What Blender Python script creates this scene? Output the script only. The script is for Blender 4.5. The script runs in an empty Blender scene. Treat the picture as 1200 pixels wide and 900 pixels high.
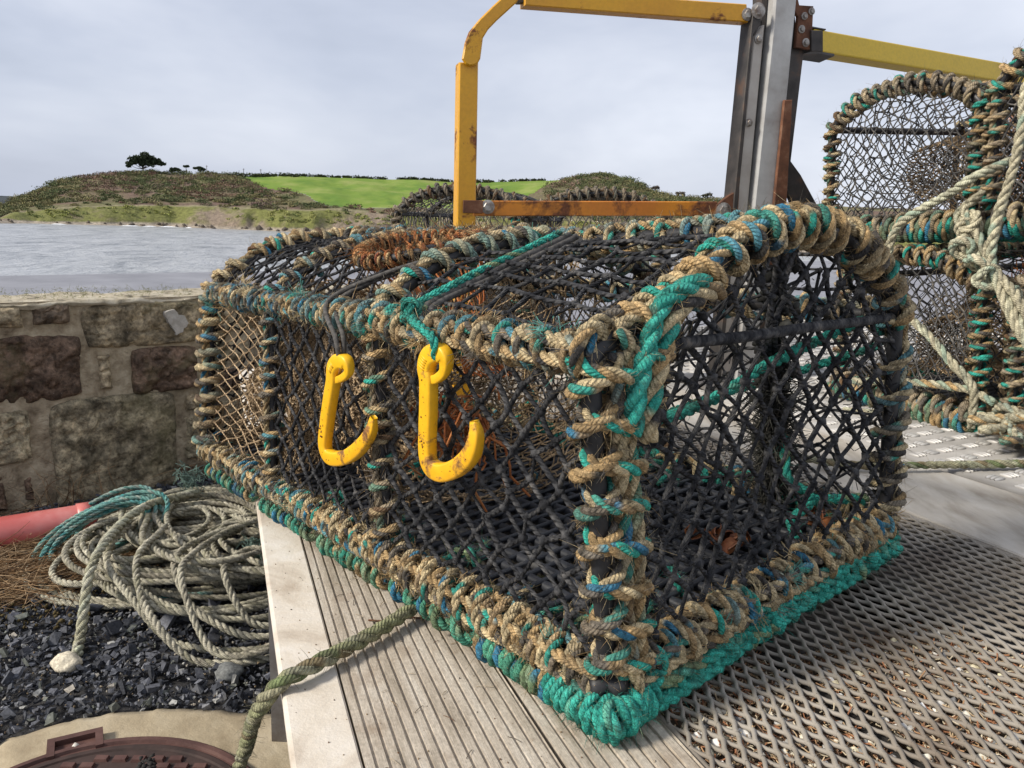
import bpy, math, random
import numpy as np
from mathutils import Vector
rng = np.random.default_rng(11)
random.seed(5)
SC = bpy.context.scene
COL = SC.collection
V = lambda *a: np.array(a, float)

# ------------------------------------------------------------------ mesh collecting
class G:
    def __init__(s):
        s.v = []; s.q = []; s.t = []; s.qm = []; s.tm = []; s.c = []; s.u = []; s.n = 0
    def add(s, v, quads=None, tris=None, col=None, uv=None, mi=0):
        v = np.asarray(v, float).reshape(-1, 3); k = len(v)
        s.v.append(v)
        if col is None: c = np.ones((k, 3)) * .5
        else: c = np.broadcast_to(np.asarray(col, float), (k, 3))
        s.c.append(c)
        s.u.append(np.zeros((k, 3)) if uv is None else np.asarray(uv, float).reshape(-1, 3))
        if quads is not None and len(quads):
            q = np.asarray(quads, int) + s.n; s.q.append(q); s.qm.append(np.full(len(q), mi))
        if tris is not None and len(tris):
            t = np.asarray(tris, int) + s.n; s.t.append(t); s.tm.append(np.full(len(t), mi))
        s.n += k
    def build(s, name, mats, parent=None, loc=None, smooth=True):
        if not isinstance(mats, (list, tuple)): mats = [mats]
        v = np.concatenate(s.v); off = np.zeros(3)
        if parent is not None:
            off = np.array(parent.get('_w', (0, 0, 0)), float)
        elif loc is not None: off = np.asarray(loc, float)
        v = v - off
        me = bpy.data.meshes.new(name)
        q = np.concatenate(s.q) if s.q else np.zeros((0, 4), int)
        t = np.concatenate(s.t) if s.t else np.zeros((0, 3), int)
        me.vertices.add(len(v)); me.vertices.foreach_set('co', v.astype(np.float32).ravel())
        nl = q.size + t.size
        me.loops.add(nl); me.loops.foreach_set('vertex_index', np.concatenate([q.ravel(), t.ravel()]).astype(np.int32))
        me.polygons.add(len(q) + len(t))
        ls = np.concatenate([np.arange(len(q)) * 4, q.size + np.arange(len(t)) * 3]).astype(np.int32)
        me.polygons.foreach_set('loop_start', ls)
        mi = np.concatenate([np.concatenate(s.qm) if s.qm else np.zeros(0, int), np.concatenate(s.tm) if s.tm else np.zeros(0, int)])
        me.polygons.foreach_set('material_index', mi.astype(np.int32))
        me.polygons.foreach_set('use_smooth', np.full(len(mi), bool(smooth)))
        c = np.concatenate(s.c); c4 = np.ones((len(c), 4), np.float32); c4[:, :3] = c
        a = me.attributes.new('dye', 'FLOAT_COLOR', 'POINT'); a.data.foreach_set('color', c4.ravel())
        a = me.attributes.new('uvp', 'FLOAT_VECTOR', 'POINT'); a.data.foreach_set('vector', np.concatenate(s.u).astype(np.float32).ravel())
        me.update(calc_edges=True)
        for m in mats: me.materials.append(m)
        o = bpy.data.objects.new(name, me); COL.objects.link(o)
        if parent is not None:
            o.parent = parent; o['_w'] = [float(x) for x in off]
        else:
            o.location = off; o['_w'] = [float(x) for x in off]
        return o

def tag(o, label=None, cat=None, group=None, kind=None):
    if label: o['label'] = label
    if cat: o['category'] = cat
    if group: o['group'] = group
    if kind: o['kind'] = kind
    return o
def thing(name, loc, label, cat, group=None):
    o = bpy.data.objects.new(name, None); COL.objects.link(o)
    o.location = loc; o['_w'] = [float(x) for x in loc]; o.empty_display_size = .05
    return tag(o, label, cat, group)
def structure(o): o['kind'] = 'structure'; return o
def stuff(o, label, cat): tag(o, label, cat); o['kind'] = 'stuff'; return o

# ------------------------------------------------------------------ noise
_P = np.random.default_rng(3).random((64, 64, 64))
def vnoise(p, sc=1.):
    p = np.asarray(p, float) * sc; i = np.floor(p).astype(int); f = p - i; f = f * f * (3 - 2 * f)
    r = 0
    for a in (0, 1):
        for b in (0, 1):
            for c in (0, 1):
                w = (f[..., 0] if a else 1 - f[..., 0]) * (f[..., 1] if b else 1 - f[..., 1]) * (f[..., 2] if c else 1 - f[..., 2])
                r = r + w * _P[(i[..., 0] + a) % 64, (i[..., 1] + b) % 64, (i[..., 2] + c) % 64]
    return r * 2 - 1
def fbm(p, sc=1., o=4, g=.5):
    r = 0; a = 1.
    for k in range(o): r = r + a * vnoise(np.asarray(p) + 7.3 * k, sc * 2 ** k); a *= g
    return r
def n1(x, seed, sc):           # smooth 1-D noise in -1..1
    x = np.asarray(x, float) * sc
    return vnoise(np.stack([x, np.full_like(x, seed * 3.17 + .3), np.full_like(x, seed * 1.71 + 5.2)], -1))

# ------------------------------------------------------------------ curves and tubes
def unit(a): return a / (np.linalg.norm(a, axis=-1, keepdims=True) + 1e-12)
def resample(p, step):
    p = np.asarray(p, float); d = np.r_[0, np.cumsum(np.linalg.norm(np.diff(p, axis=0), axis=1))]
    n = max(3, int(round(d[-1] / step)) + 1); x = np.linspace(0, d[-1], n)
    return np.stack([np.interp(x, d, p[:, k]) for k in range(3)], 1)
def catmull(p, n=12):
    p = np.asarray(p, float); p = np.vstack([2 * p[0] - p[1], p, 2 * p[-1] - p[-2]]); o = []
    t = np.linspace(0, 1, n, endpoint=False)[:, None]
    for i in range(1, len(p) - 2):
        a, b, c, d = p[i - 1:i + 3]
        o.append(.5 * (2 * b + (c - a) * t + (2 * a - 5 * b + 4 * c - d) * t ** 2 + (3 * b - a - 3 * c + d) * t ** 3))
    o.append(p[-2][None]); return np.vstack(o)
def frames(p, up=None):
    t = unit(np.gradient(p, axis=0)); N = np.zeros_like(p)
    u = V(0, 0, 1) if up is None else np.asarray(up, float)
    if abs(t[0] @ u) > .95: u = V(1, 0, 0)
    v = u - t[0] * (u @ t[0]); v /= np.linalg.norm(v); N[0] = v
    for i in range(1, len(p)):
        v = v - t[i] * (v @ t[i]); l = math.sqrt(v @ v); v = v / l if l > 1e-9 else N[i - 1]; N[i] = v
    return t, N, np.cross(t, N)
def ring_quads(n, S):
    i = np.arange(n - 1)[:, None]; j = np.arange(S)[None]
    a = i * S + j; b = i * S + (j + 1) % S
    return np.stack([a, b, b + S, a + S], -1).reshape(-1, 4)
def tube(g, p, r, S=8, col=None, mi=0, caps=True, rnd=0., up=None, sx=1.):
    p = np.asarray(p, float); n = len(p); r = np.broadcast_to(np.asarray(r, float), (n,))
    t, N, Bn = frames(p, up); a = np.linspace(0, 2 * np.pi, S, endpoint=False)
    v = p[:, None] + r[:, None, None] * (np.cos(a)[None, :, None] * N[:, None] * sx + np.sin(a)[None, :, None] * Bn[:, None])
    d = np.r_[0, np.cumsum(np.linalg.norm(np.diff(p, axis=0), axis=1))]
    uv = np.stack([np.broadcast_to(a / 6.2832, (n, S)), np.broadcast_to(d[:, None], (n, S)), np.full((n, S), rnd)], -1)
    c = None
    if col is not None:
        c = np.asarray(col, float); c = np.repeat(c[:, None], S, 1).reshape(-1, 3) if c.ndim == 2 else c
    tr = None
    v = v.reshape(-1, 3)
    if caps:
        v = np.vstack([v, p[:1] - t[:1] * r[0] * .3, p[-1:] + t[-1:] * r[-1] * .3]); uv = np.vstack([uv.reshape(-1, 3), [[0, 0, rnd], [0, d[-1], rnd]]])
        if c is not None and c.ndim == 2: c = np.vstack([c, c[:1], c[-1:]])
        k = n * S; j = np.arange(S)
        tr = np.vstack([np.stack([(j + 1) % S, j, np.full(S, k)], 1), np.stack([(n - 1) * S + j, (n - 1) * S + (j + 1) % S, np.full(S, k + 1)], 1)])
    g.add(v, ring_quads(n, S), tr, c, uv, mi)
def batch_tubes(g, P, r, S=5, col=None, mi=0):
    P = np.asarray(P, float); E, K, _ = P.shape
    if E == 0: return
    ch = unit(P[:, -1] - P[:, 0]); ref = np.where(np.abs(ch[:, 2:3]) > .9, V(1, 0, 0), V(0, 0, 1))
    n1_ = unit(np.cross(ch, ref)); n2 = np.cross(ch, n1_)
    a = np.linspace(0, 2 * np.pi, S, endpoint=False)
    r = np.broadcast_to(np.asarray(r, float), (E, K))
    ring = np.cos(a)[None, :, None] * n1_[:, None] + np.sin(a)[None, :, None] * n2[:, None]
    v = P[:, :, None] + r[:, :, None, None] * ring[:, None]
    q = ring_quads(K, S)[None] + (np.arange(E) * K * S)[:, None, None]
    c = None
    if col is not None:
        c = np.asarray(col, float)
        c = np.broadcast_to(c[:, None, None], (E, K, S, 3)).reshape(-1, 3) if c.ndim == 2 else c
    uv = np.zeros((E, K, S, 3)); uv[..., 0] = a / 6.2832; uv[..., 1] = np.linspace(0, .03, K)[None, :, None]; uv[..., 2] = rng.random(E)[:, None, None]
    g.add(v.reshape(-1, 3), q.reshape(-1, 4), None, c, uv.reshape(-1, 3), mi)

def ico(sub=1):
    import bmesh
    bm = bmesh.new(); bmesh.ops.create_icosphere(bm, subdivisions=sub, radius=1.)
    v = np.array([x.co[:] for x in bm.verts]); t = np.array([[y.index for y in f.verts] for f in bm.faces]); bm.free(); return v, t
ICO1, ICO1T = ico(1); ICO2, ICO2T = ico(2); ICO3, ICO3T = ico(3)
def blobs(g, P, r, jit=.25, col=None, mi=0, base=(None, None)):
    iv, it = (ICO1, ICO1T) if base[0] is None else base
    P = np.asarray(P, float); n = len(P)
    if n == 0: return
    r = np.broadcast_to(np.asarray(r, float), (n,))
    k = len(iv)
    w = 1 + jit * rng.uniform(-1, 1, (n, k, 1))
    v = P[:, None] + r[:, None, None] * iv[None] * w * (1 + .25 * rng.uniform(-1, 1, (n, 1, 3)))
    t = it[None] + (np.arange(n) * k)[:, None, None]
    c = None
    if col is not None:
        c = np.asarray(col, float); c = np.repeat(c, k, 0) if c.ndim == 2 else c
    g.add(v.reshape(-1, 3), None, t.reshape(-1, 3), c, np.repeat(rng.random((n, 3)), k, 0), mi)
def box(g, c, ax, ay, az, mi=0, col=None):
    c = np.asarray(c, float); s = np.array([[x, y, z] for x in (-1, 1) for y in (-1, 1) for z in (-1, 1)], float)
    v = c + s[:, :1] * ax + s[:, 1:2] * ay + s[:, 2:] * az
    q = [[0, 1, 3, 2], [4, 6, 7, 5], [0, 4, 5, 1], [2, 3, 7, 6], [0, 2, 6, 4], [1, 5, 7, 3]]
    g.add(v, q, None, col, None, mi)

# ------------------------------------------------------------------ rope
TAN = V(.60, .41, .20); STRAW = V(.76, .61, .36); BLUE = V(.06, .25, .40); TEAL = V(.05, .44, .345); GREY = V(.15, .135, .115); DARK = V(.035, .033, .032)
OLIVE = V(.30, .30, .19); PALE = V(.70, .64, .45); AQUA = V(.22, .48, .42); BROWN = V(.20, .12, .065)
def dyer(main, patches, patch=.035, amount=.35):
    """colour along a strand: main colours with patches of others"""
    def f(k, s, seed):
        r = np.random.default_rng(int(seed * 1000) + k * 17)
        m0 = main[r.integers(len(main))]; m1 = main[r.integers(len(main))]
        w = np.clip(.5 + 1.8 * n1(s, seed + k, 11.), 0, 1)
        c = m0[None] * (1 - w[:, None]) + m1[None] * w[:, None]
        nseg = max(2, int((s[-1] - s[0]) / patch) + 2)
        on = r.random(nseg) < amount; pc = np.array([patches[i] for i in r.integers(len(patches), size=nseg)])
        idx = np.clip(((s - s[0]) / patch + .5 * n1(s, seed + 3 + k, 20.)).astype(int), 0, nseg - 1)
        o = on[idx]; c[o] = pc[idx][o]
        return c * (1 + .18 * n1(s, seed + 9 + k, 60.))[:, None]
    return f
D_MIX = dyer([STRAW, STRAW * .92, TAN, STRAW * .85, TAN * 1.1, STRAW, V(.16, .38, .42), V(.24, .21, .17)], [BLUE, TEAL, GREY, V(.13, .36, .44), DARK * 2, V(.06, .40, .32), TAN * .6, GREY * .7], .036, .30)
D_MIXT = dyer([STRAW, TEAL * 1.1, STRAW * .9, TEAL, V(.14, .40, .42), TAN], [BLUE, GREY, STRAW, TAN * .7], .045, .25)
D_TAN = dyer([STRAW, STRAW, TAN, STRAW * .85, V(.25, .40, .34)], [GREY, BROWN, TEAL, BLUE, TAN * .6], .045, .25)
D_TEAL = dyer([TEAL, TEAL * 1.15, V(.06, .48, .38)], [V(.14, .46, .34), TEAL * .6, V(.30, .40, .22)], .05, .25)
D_OLIVE = dyer([V(.52, .49, .37), V(.58, .54, .42), V(.46, .43, .33)], [V(.36, .34, .24), V(.62, .58, .45)], .08, .3)
D_MOSS = dyer([V(.30, .31, .17), V(.36, .34, .22)], [V(.26, .21, .12), V(.18, .22, .10), V(.38, .38, .26)], .05, .35)
D_PALE = dyer([PALE, PALE * .9, V(.60, .60, .44)], [PALE * .75, V(.45, .55, .42)], .06, .2)
D_AQUA = dyer([V(.12, .40, .40), AQUA, V(.25, .45, .42)], [V(.4, .48, .42), V(.08, .3, .3)], .06, .3)
D_GREY = dyer([V(.07, .065, .06), V(.10, .09, .08)], [DARK, V(.16, .14, .11)], .04, .3)
D_WORN = dyer([V(.46, .37, .25), V(.38, .32, .23), TAN, STRAW * .8], [GREY, BROWN, TEAL, V(.2, .34, .24)], .05, .35)
def rope(g, path, R, dye=D_MIX, strands=3, lay=6.5, S=7, step=None, fuzz=0, worn=.18):
    step = step or R * .66
    p = resample(path, step); n = len(p)
    t, N, Bn = frames(p); d = np.arange(n) * np.linalg.norm(p[1] - p[0])
    seed = rng.random() * 50; ph0 = rng.random() * 6.28
    rs = R * .53; off = R * .50
    Rm = 1 + .08 * n1(d, seed, 60.) + .14 * n1(d, seed + 31, 14.)
    for k in range(strands):
        a = ph0 + 2 * np.pi * (k / strands + d / (lay * R))
        q = p + (off * Rm)[:, None] * (np.cos(a)[:, None] * N + np.sin(a)[:, None] * Bn)
        c = dye(k, d, seed)
        w = np.clip(n1(d, seed + 21, 9.) * 1.6 - .2, 0, 1)[:, None] * worn * 2
        c = c * (1 - w) + V(.20, .17, .135) * w
        tube(g, q, rs * Rm, S, np.clip(c, .004, 1), rnd=rng.random())
    if fuzz: hairs(g, p, R, fuzz, dye)
    return p
def hairs(g, p, R, per_m, dye=D_MIX, ln=(.004, .013), r=.00022, col=None):
    d = np.r_[0, np.cumsum(np.linalg.norm(np.diff(p, axis=0), axis=1))]; L = d[-1]; n = int(L * per_m * (2.2 if col is None else 1))
    if n < 1: return
    x = rng.random(n) * L; c0 = np.stack([np.interp(x, d, p[:, k]) for k in range(3)], 1)
    i = np.clip(np.searchsorted(d, x), 1, len(p) - 1); tg = unit(p[i] - p[i - 1])
    o = rng.normal(size=(n, 3)); o = unit(o - tg * (o * tg).sum(1, keepdims=True))
    ll = rng.uniform(ln[0], ln[1], n)[:, None] * rng.uniform(.4, 1, n)[:, None]
    dr = unit(o + tg * rng.normal(size=(n, 1)) * .9 + rng.normal(size=(n, 3)) * .3)
    cu = rng.normal(size=(n, 3)) * .55
    P = np.stack([c0 + o * R * .85 + (dr * s + cu * s * s) * ll for s in (0, .35, .7, 1.)], 1)
    if col is None:
        pal = np.array([STRAW, TAN, STRAW * .8, GREY * 2, TAN * .7]) if dye not in (D_TEAL, D_AQUA) else np.array([V(.08, .42, .33), V(.25, .45, .32), TEAL, V(.4, .42, .25)])
        if dye in (D_OLIVE, D_MOSS, D_PALE): pal = np.array([V(.45, .43, .3), PALE, OLIVE])
        c = pal[rng.integers(len(pal), size=n)]
    else: c = np.broadcast_to(col, (n, 3))
    batch_tubes(g, P, np.array([r, r, r * .8, r * .4])[None], 3, c)
def coil(path, Rc, pitch, turns=None, jit=.25, phase=None, squash=None, up=None):
    """centre line of a rope wound round a bar"""
    p = resample(path, min(pitch / 14, .004)); t, N, Bn = frames(p, up); n = len(p)
    d = np.arange(n) * np.linalg.norm(p[1] - p[0]); s = rng.random() * 60
    a = 2 * np.pi * (d / pitch + jit * n1(d, s, .55 / pitch)) + (rng.random() * 6.28 if phase is None else phase)
    r = Rc * (1 + .22 * n1(d, s + 5, .7 / pitch))
    return p + r[:, None] * (np.cos(a)[:, None] * N + np.sin(a)[:, None] * Bn)
def wander(path, offv, amp, wl):
    p = resample(path, .005); d = np.arange(len(p)) * .005; s = rng.random() * 60
    t, N, Bn = frames(p)
    return p + np.asarray(offv) + amp * (n1(d, s, 1 / wl)[:, None] * N + n1(d, s + 4, 1 / wl)[:, None] * Bn)

# ------------------------------------------------------------------ netting
def diamond(fn, nu, nv, r, jit=.12, sag=.06, keep=None, knots=1.9, S=5, slack=0.):
    """knotted diamond netting over fn(u,v); returns a mesh collector"""
    g = G(); idx = {}; uu = []; vv = []
    for j in range(nv + 1):
        for i in range(nu + 1):
            u = (i + .5 * (j % 2)) / nu
            if u > 1.0001: continue
            idx[i, j] = len(uu); e = 0 if j in (0, nv) else jit
            uu.append(np.clip(u + e * rng.normal() / nu * .8, 0, 1)); vv.append(np.clip(j / nv + e * rng.normal() / nv * .8, 0, 1))
    uu = np.array(uu); vv = np.array(vv); X = fn(uu, vv)
    if slack:
        X = X + slack * np.stack([vnoise(X, 7.), vnoise(X + 9, 7.), vnoise(X + 17, 7.)], 1)
    e = []
    for (i, j), a in idx.items():
        for di in ((0, -1) if j % 2 == 0 else (0, 1)):
            b = idx.get((i + di, j + 1))
            if b is not None: e.append((a, b))
    e = np.array(e)
    if keep is not None:
        m = keep(uu[e].mean(1), vv[e].mean(1)); e = e[m]
    used = np.unique(e)
    A_, B_ = X[e[:, 0]], X[e[:, 1]]; L = np.linalg.norm(B_ - A_, axis=1, keepdims=True)
    bow = rng.normal(size=A_.shape) * L * sag + V(0, 0, -1) * L * sag * .6
    P = np.stack([A_ + (B_ - A_) * s + bow * 4 * s * (1 - s) for s in (0, .25, .5, .75, 1)], 1)
    rr = r * (1 + .15 * rng.normal(size=(len(e), 1))) * np.ones((1, 5))
    batch_tubes(g, P, np.clip(rr, r * .6, r * 1.5), S)
    if knots:
        blobs(g, X[used], r * knots, .2)
        dr = unit(rng.normal(size=(len(used), 3)))       # the tucked turn of each knot
        P2 = np.stack([X[used] + dr * r * 1.3 * s + unit(np.cross(dr, V(.3, .5, .8))) * r * 1.7 * math.cos(s * 1.4) for s in (-1.2, -.4, .4, 1.2)], 1)
        batch_tubes(g, P2, r * .8, 4)
    return g

# ------------------------------------------------------------------ materials
def new_mat(name):
    m = bpy.data.materials.new(name); m.use_nodes = True; nt = m.node_tree
    return m, nt, nt.nodes['Principled BSDF']
class N_:
    def __init__(s, nt): s.nt = nt
    def __call__(s, typ, ins=None, **kw):
        n = s.nt.nodes.new(typ)
        for k, v in kw.items(): setattr(n, k, v)
        for k, v in (ins or {}).items():
            if isinstance(v, bpy.types.NodeSocket): s.nt.links.new(v, n.inputs[k])
            else:
                try: n.inputs[k].default_value = v
                except TypeError: n.inputs[k].default_value = (*v, 1.)
        return n
def c4(c): return (float(c[0]), float(c[1]), float(c[2]), 1.)
def ramp(n, fac, stops, interp='LINEAR'):
    r = n('ShaderNodeValToRGB', {'Fac': fac}); r.color_ramp.interpolation = interp
    e = r.color_ramp.elements
    while len(e) < len(stops): e.new(.5)
    for x, (p, c) in zip(e, stops): x.position = p; x.color = c4(c) if not np.isscalar(c) else (c, c, c, 1)
    return r.outputs['Color']
def noise(n, co, scale, detail=4, rough=.55, dist=0.):
    return n('ShaderNodeTexNoise', {'Vector': co, 'Scale': scale, 'Detail': detail, 'Roughness': rough, 'Distortion': dist}).outputs['Fac']
def mix(n, fac, a, b, bt='MIX'):
    x = n('ShaderNodeMix', data_type='RGBA', blend_type=bt)
    for i, v in ((0, fac), (6, a), (7, b)):
        if isinstance(v, bpy.types.NodeSocket): n.nt.links.new(v, x.inputs[i])
        elif i == 0: x.inputs[0].default_value = v
        else: x.inputs[i].default_value = c4(v)
    return x.outputs[2]
def bump(n, h, strength=.5, dist=.002, prev=None):
    d = {'Height': h, 'Strength': strength, 'Distance': dist}
    if prev is not None: d['Normal'] = prev
    return n('ShaderNodeBump', d).outputs['Normal']
def mat_rope(name, rough=.85, gain=1., bumpd=.0009, stretch=1.):
    m, nt, b = new_mat(name); n = N_(nt)
    dye = n('ShaderNodeAttribute', attribute_name='dye').outputs['Color']
    uvp = n('ShaderNodeAttribute', attribute_name='uvp').outputs['Vector']
    sp = n('ShaderNodeSeparateXYZ', {'Vector': uvp})
    # yarn fibres run slantwise round the strand
    sl = n('ShaderNodeMath', {0: sp.outputs['Y'], 1: 70. * stretch}, operation='MULTIPLY').outputs[0]
    u2 = n('ShaderNodeMath', {0: sp.outputs['X'], 1: sl}, operation='ADD').outputs[0]
    u3 = n('ShaderNodeMath', {0: u2, 1: 6.2832 * 4}, operation='MULTIPLY').outputs[0]
    wv = n('ShaderNodeMath', {0: u3}, operation='SINE').outputs[0]
    tc = n('ShaderNodeTexCoord').outputs['Object']
    f1 = noise(n, tc, 900., 3, .7); f2 = noise(n, tc, 130., 4, .6)
    col = mix(n, ramp(n, f2, [(.35, V(.45, .43, .4)), (.62, V(1.15, 1.12, 1.05))]), (0, 0, 0), dye, 'MIX')
    v = ramp(n, f2, [(.32, .30), (.46, .78), (.66, 1.15 * gain)])
    col = mix(n, 1., dye, v, 'MULTIPLY')
    v2 = ramp(n, f1, [(.32, .5), (.68, 1.3)])
    col = mix(n, 1., col, v2, 'MULTIPLY')
    f5 = noise(n, tc, 26., 5, .65)
    col = mix(n, ramp(n, f5, [(.52, 0.), (.68, .42)]), col, V(.10, .085, .066))
    nt.links.new(col, b.inputs['Base Color']); b.inputs['Roughness'].default_value = rough
    b.inputs['Specular IOR Level'].default_value = .25
    nr = bump(n, wv, .7, bumpd * 1.2); nr = bump(n, f1, .9, bumpd * 1.3, nr)
    nt.links.new(nr, b.inputs['Normal'])
    return m
def mat_simple(name, cols, scale=30., rough=.7, bumps=(), metal=0., spec=.5, dist=0., detail=5, stretch=None, rough2=None, twist=False):
    """noise-mixed colours (list of (pos, colour)) and bump layers (scale, strength, distance)"""
    m, nt, b = new_mat(name); n = N_(nt)
    tc = n('ShaderNodeTexCoord').outputs['Object']
    if stretch is not None: tc2 = n('ShaderNodeMapping', {'Vector': tc, 'Scale': stretch}).outputs['Vector']
    else: tc2 = tc
    f = noise(n, tc2, scale, detail, .6, dist)
    nt.links.new(ramp(n, f, cols), b.inputs['Base Color'])
    b.inputs['Roughness'].default_value = rough; b.inputs['Metallic'].default_value = metal; b.inputs['Specular IOR Level'].default_value = spec
    if rough2 is not None: nt.links.new(ramp(n, f, [(.35, rough), (.65, rough2)]), b.inputs['Roughness'])
    nr = None
    for s, st, d in bumps: nr = bump(n, noise(n, tc2, s, 5, .6), st, d, nr)
    if twist:            # laid twine: slanting ridges along each strand
        sp = n('ShaderNodeSeparateXYZ', {'Vector': n('ShaderNodeAttribute', attribute_name='uvp').outputs['Vector']})
        a = n('ShaderNodeMath', {0: sp.outputs['Y'], 1: 900.}, operation='MULTIPLY').outputs[0]; u = n('ShaderNodeMath', {0: sp.outputs['X'], 1: 12.566}, operation='MULTIPLY').outputs[0]
        nr = bump(n, n('ShaderNodeMath', {0: n('ShaderNodeMath', {0: a, 1: u}, operation='ADD').outputs[0]}, operation='SINE').outputs[0], .9, .0011, nr)
    if nr is not None: nt.links.new(nr, b.inputs['Normal'])
    return m
def mat_dye(name, scale=60., rough=.85, lo=.6, hi=1.2, bumps=(), spec=.3):
    m, nt, b = new_mat(name); n = N_(nt)
    dye = n('ShaderNodeAttribute', attribute_name='dye').outputs['Color']; tc = n('ShaderNodeTexCoord').outputs['Object']
    f = noise(n, tc, scale, 5, .65)
    nt.links.new(mix(n, 1., dye, ramp(n, f, [(.3, lo), (.7, hi)]), 'MULTIPLY'), b.inputs['Base Color'])
    b.inputs['Roughness'].default_value = rough; b.inputs['Specular IOR Level'].default_value = spec
    nr = None
    for s, st, d in bumps: nr = bump(n, noise(n, tc, s, 5, .6), st, d, nr)
    if nr is not None: nt.links.new(nr, b.inputs['Normal'])
    return m
def mat_paint(name, paint, paint2, rust, amt=.56, rough=.45, edge=.05, scale=14.):
    m, nt, b = new_mat(name); n = N_(nt); tc = n('ShaderNodeTexCoord').outputs['Object']
    f0 = noise(n, tc, 5., 4, .6); f = noise(n, tc, scale, 7, .68, .4); f2 = noise(n, tc, 120., 4, .6)
    pc = mix(n, ramp(n, f0, [(.35, 0.), (.65, 1.)]), paint, paint2)
    pc = mix(n, ramp(n, f2, [(.35, .25), (.6, 0.)]), pc, paint * .55)
    rm = ramp(n, f, [(amt, 0.), (amt + edge, 1.)])
    rc = ramp(n, f2, [(.3, rust * .45), (.7, rust * 1.25)])
    nt.links.new(mix(n, rm, pc, rc), b.inputs['Base Color'])
    nt.links.new(mix(n, rm, V(1, 1, 1) * rough, V(.85, .85, .85)), b.inputs['Roughness'])
    nr = bump(n, rm, .35, .0008); nr = bump(n, f2, .25, .0006, nr)
    nt.links.new(nr, b.inputs['Normal'])
    return m
M = {}
M['rope'] = mat_rope('rope_fibre')
M['rope_coarse'] = mat_rope('rope_fibre_plain', .9, 1., .0006)
M['twine'] = mat_simple('black_net_twine', [(.3, V(.012, .012, .014)), (.48, V(.036, .037, .041)), (.63, V(.10, .098, .098)), (.78, V(.19, .17, .145))], 70., .9, [(900., .9, .0009), (260., .5, .0008)], spec=.2, twist=True)
M['twine_tan'] = mat_simple('tan_net_twine', [(.3, V(.16, .11, .07)), (.5, V(.50, .36, .22)), (.7, V(.70, .54, .35))], 45., .95, [(700., .6, .0005)], spec=.2, twist=True)
M['twine_orange'] = mat_simple('orange_net_twine', [(.3, V(.20, .055, .02)), (.5, V(.52, .17, .05)), (.7, V(.62, .30, .12))], 45., .85, [(700., .6, .0005)])
M['twine_grey'] = mat_simple('grey_net_twine', [(.3, V(.03, .03, .03)), (.55, V(.075, .072, .07)), (.7, V(.20, .18, .15))], 45., .9, [(700., .6, .0005)])
M['tar'] = mat_simple('black_rubber_pipe', [(.35, V(.008, .008, .009)), (.6, V(.022, .022, .025)), (.75, V(.10, .085, .07))], 40., .42, [(160., .5, .001)], rough2=.7)
M['slat'] = mat_simple('black_plastic_slat', [(.35, V(.016, .018, .023)), (.6, V(.038, .041, .05)), (.78, V(.09, .085, .075))], 30., .34, [(200., .3, .0006)], rough2=.6)

# ------------------------------------------------------------------ the deck plane and the big creel's bent cage
DP = V(0.09449,0.59703,0.52870); DA = V(-0.34840,0.93621,-0.04606); DB = V(0.93358,0.35098,0.07244); DN = V(-0.08399,0.01776,0.99631)
def deck(a, b, c=0.): return DP + a * DA + b * DB + c * DN
C000=V(0.0910,0.5978,0.5705); C001=V(0.0586,0.6001,0.8477); C010=V(0.4589,0.9035,0.6081); C011=V(0.4364,0.8993,0.8559)
C100=V(-0.5344,1.3321,0.5297); C101=V(-0.5185,1.3459,0.8036); C110=V(-0.1369,1.6425,0.5560); C111=V(-0.1580,1.6422,0.8296)
FN = V(-0.7564,-0.6488,-0.0830)            # outward from the long front panel
EN = unit(np.cross(C010 - C000, C001 - C000)); EN = EN if EN[1] < 0 else -EN   # outward from the near end
_NT = [0, .107, .256, .327, .425, .564, .725, .857, .954, 1.]; _NV = [0, .20, .46, .65, .84, .95, .89, .65, .34, 0]
_FT = [0, .037, .098, .183, .289, .418, .58, .71, .82, .9, .963, 1.]; _FV = [0, .20, .35, .56, .70, .76, .76, .70, .56, .35, .20, 0]
def smooth_tab(t, v):
    x = np.linspace(0, 1, 201); y = np.interp(x, t, v)
    for _ in range(60): y[1:-1] = .25 * y[:-2] + .5 * y[1:-1] + .25 * y[2:]
    return x, y
_NX, _NY = smooth_tab(_NT, _NV); _FX, _FY = smooth_tab(_FT, _FV)
def pl(x): return np.asarray(x, float)[..., None]
class Cage:
    """a creel frame: flat base, upright sides, round top; s along, t across, z up"""
    def __init__(s, c, up, rise, near=None):
        s.c = c; s.up = unit(up); s.rise = rise; s.near = near
    def bil(s, k, a, t):
        a = pl(a); t = pl(t); c = s.c
        return (1 - a) * ((1 - t) * c[0, 0, k] + t * c[0, 1, k]) + a * ((1 - t) * c[1, 0, k] + t * c[1, 1, k])
    def side(s, a, t, z): return (1 - pl(z)) * s.bil(0, a, t) + pl(z) * s.bil(1, a, t)
    def shp(s, a, t):
        f = np.interp(t, _FX, _FY)
        if s.near is None: return f
        w = np.clip(np.asarray(a, float) * 3.2, 0, 1); return (1 - w) * np.interp(t, _NX, _NY) + w * f
    def arch(s, a, t):
        a, t = np.broadcast_arrays(np.asarray(a, float), np.asarray(t, float))
        return s.bil(1, a, t) + s.up * s.rise * pl(s.shp(a, t))
    def hoop(s, a, n=40):
        z = np.linspace(0, 1, 12)
        return np.vstack([s.side(a, 0., z), s.arch(a, np.linspace(0, 1, n))[1:], s.side(a, 1., 1 - z)[1:]])
    def end(s, a, t, z): return (1 - pl(z)) * s.bil(0, a, t) + pl(z) * s.arch(a, t)
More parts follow.
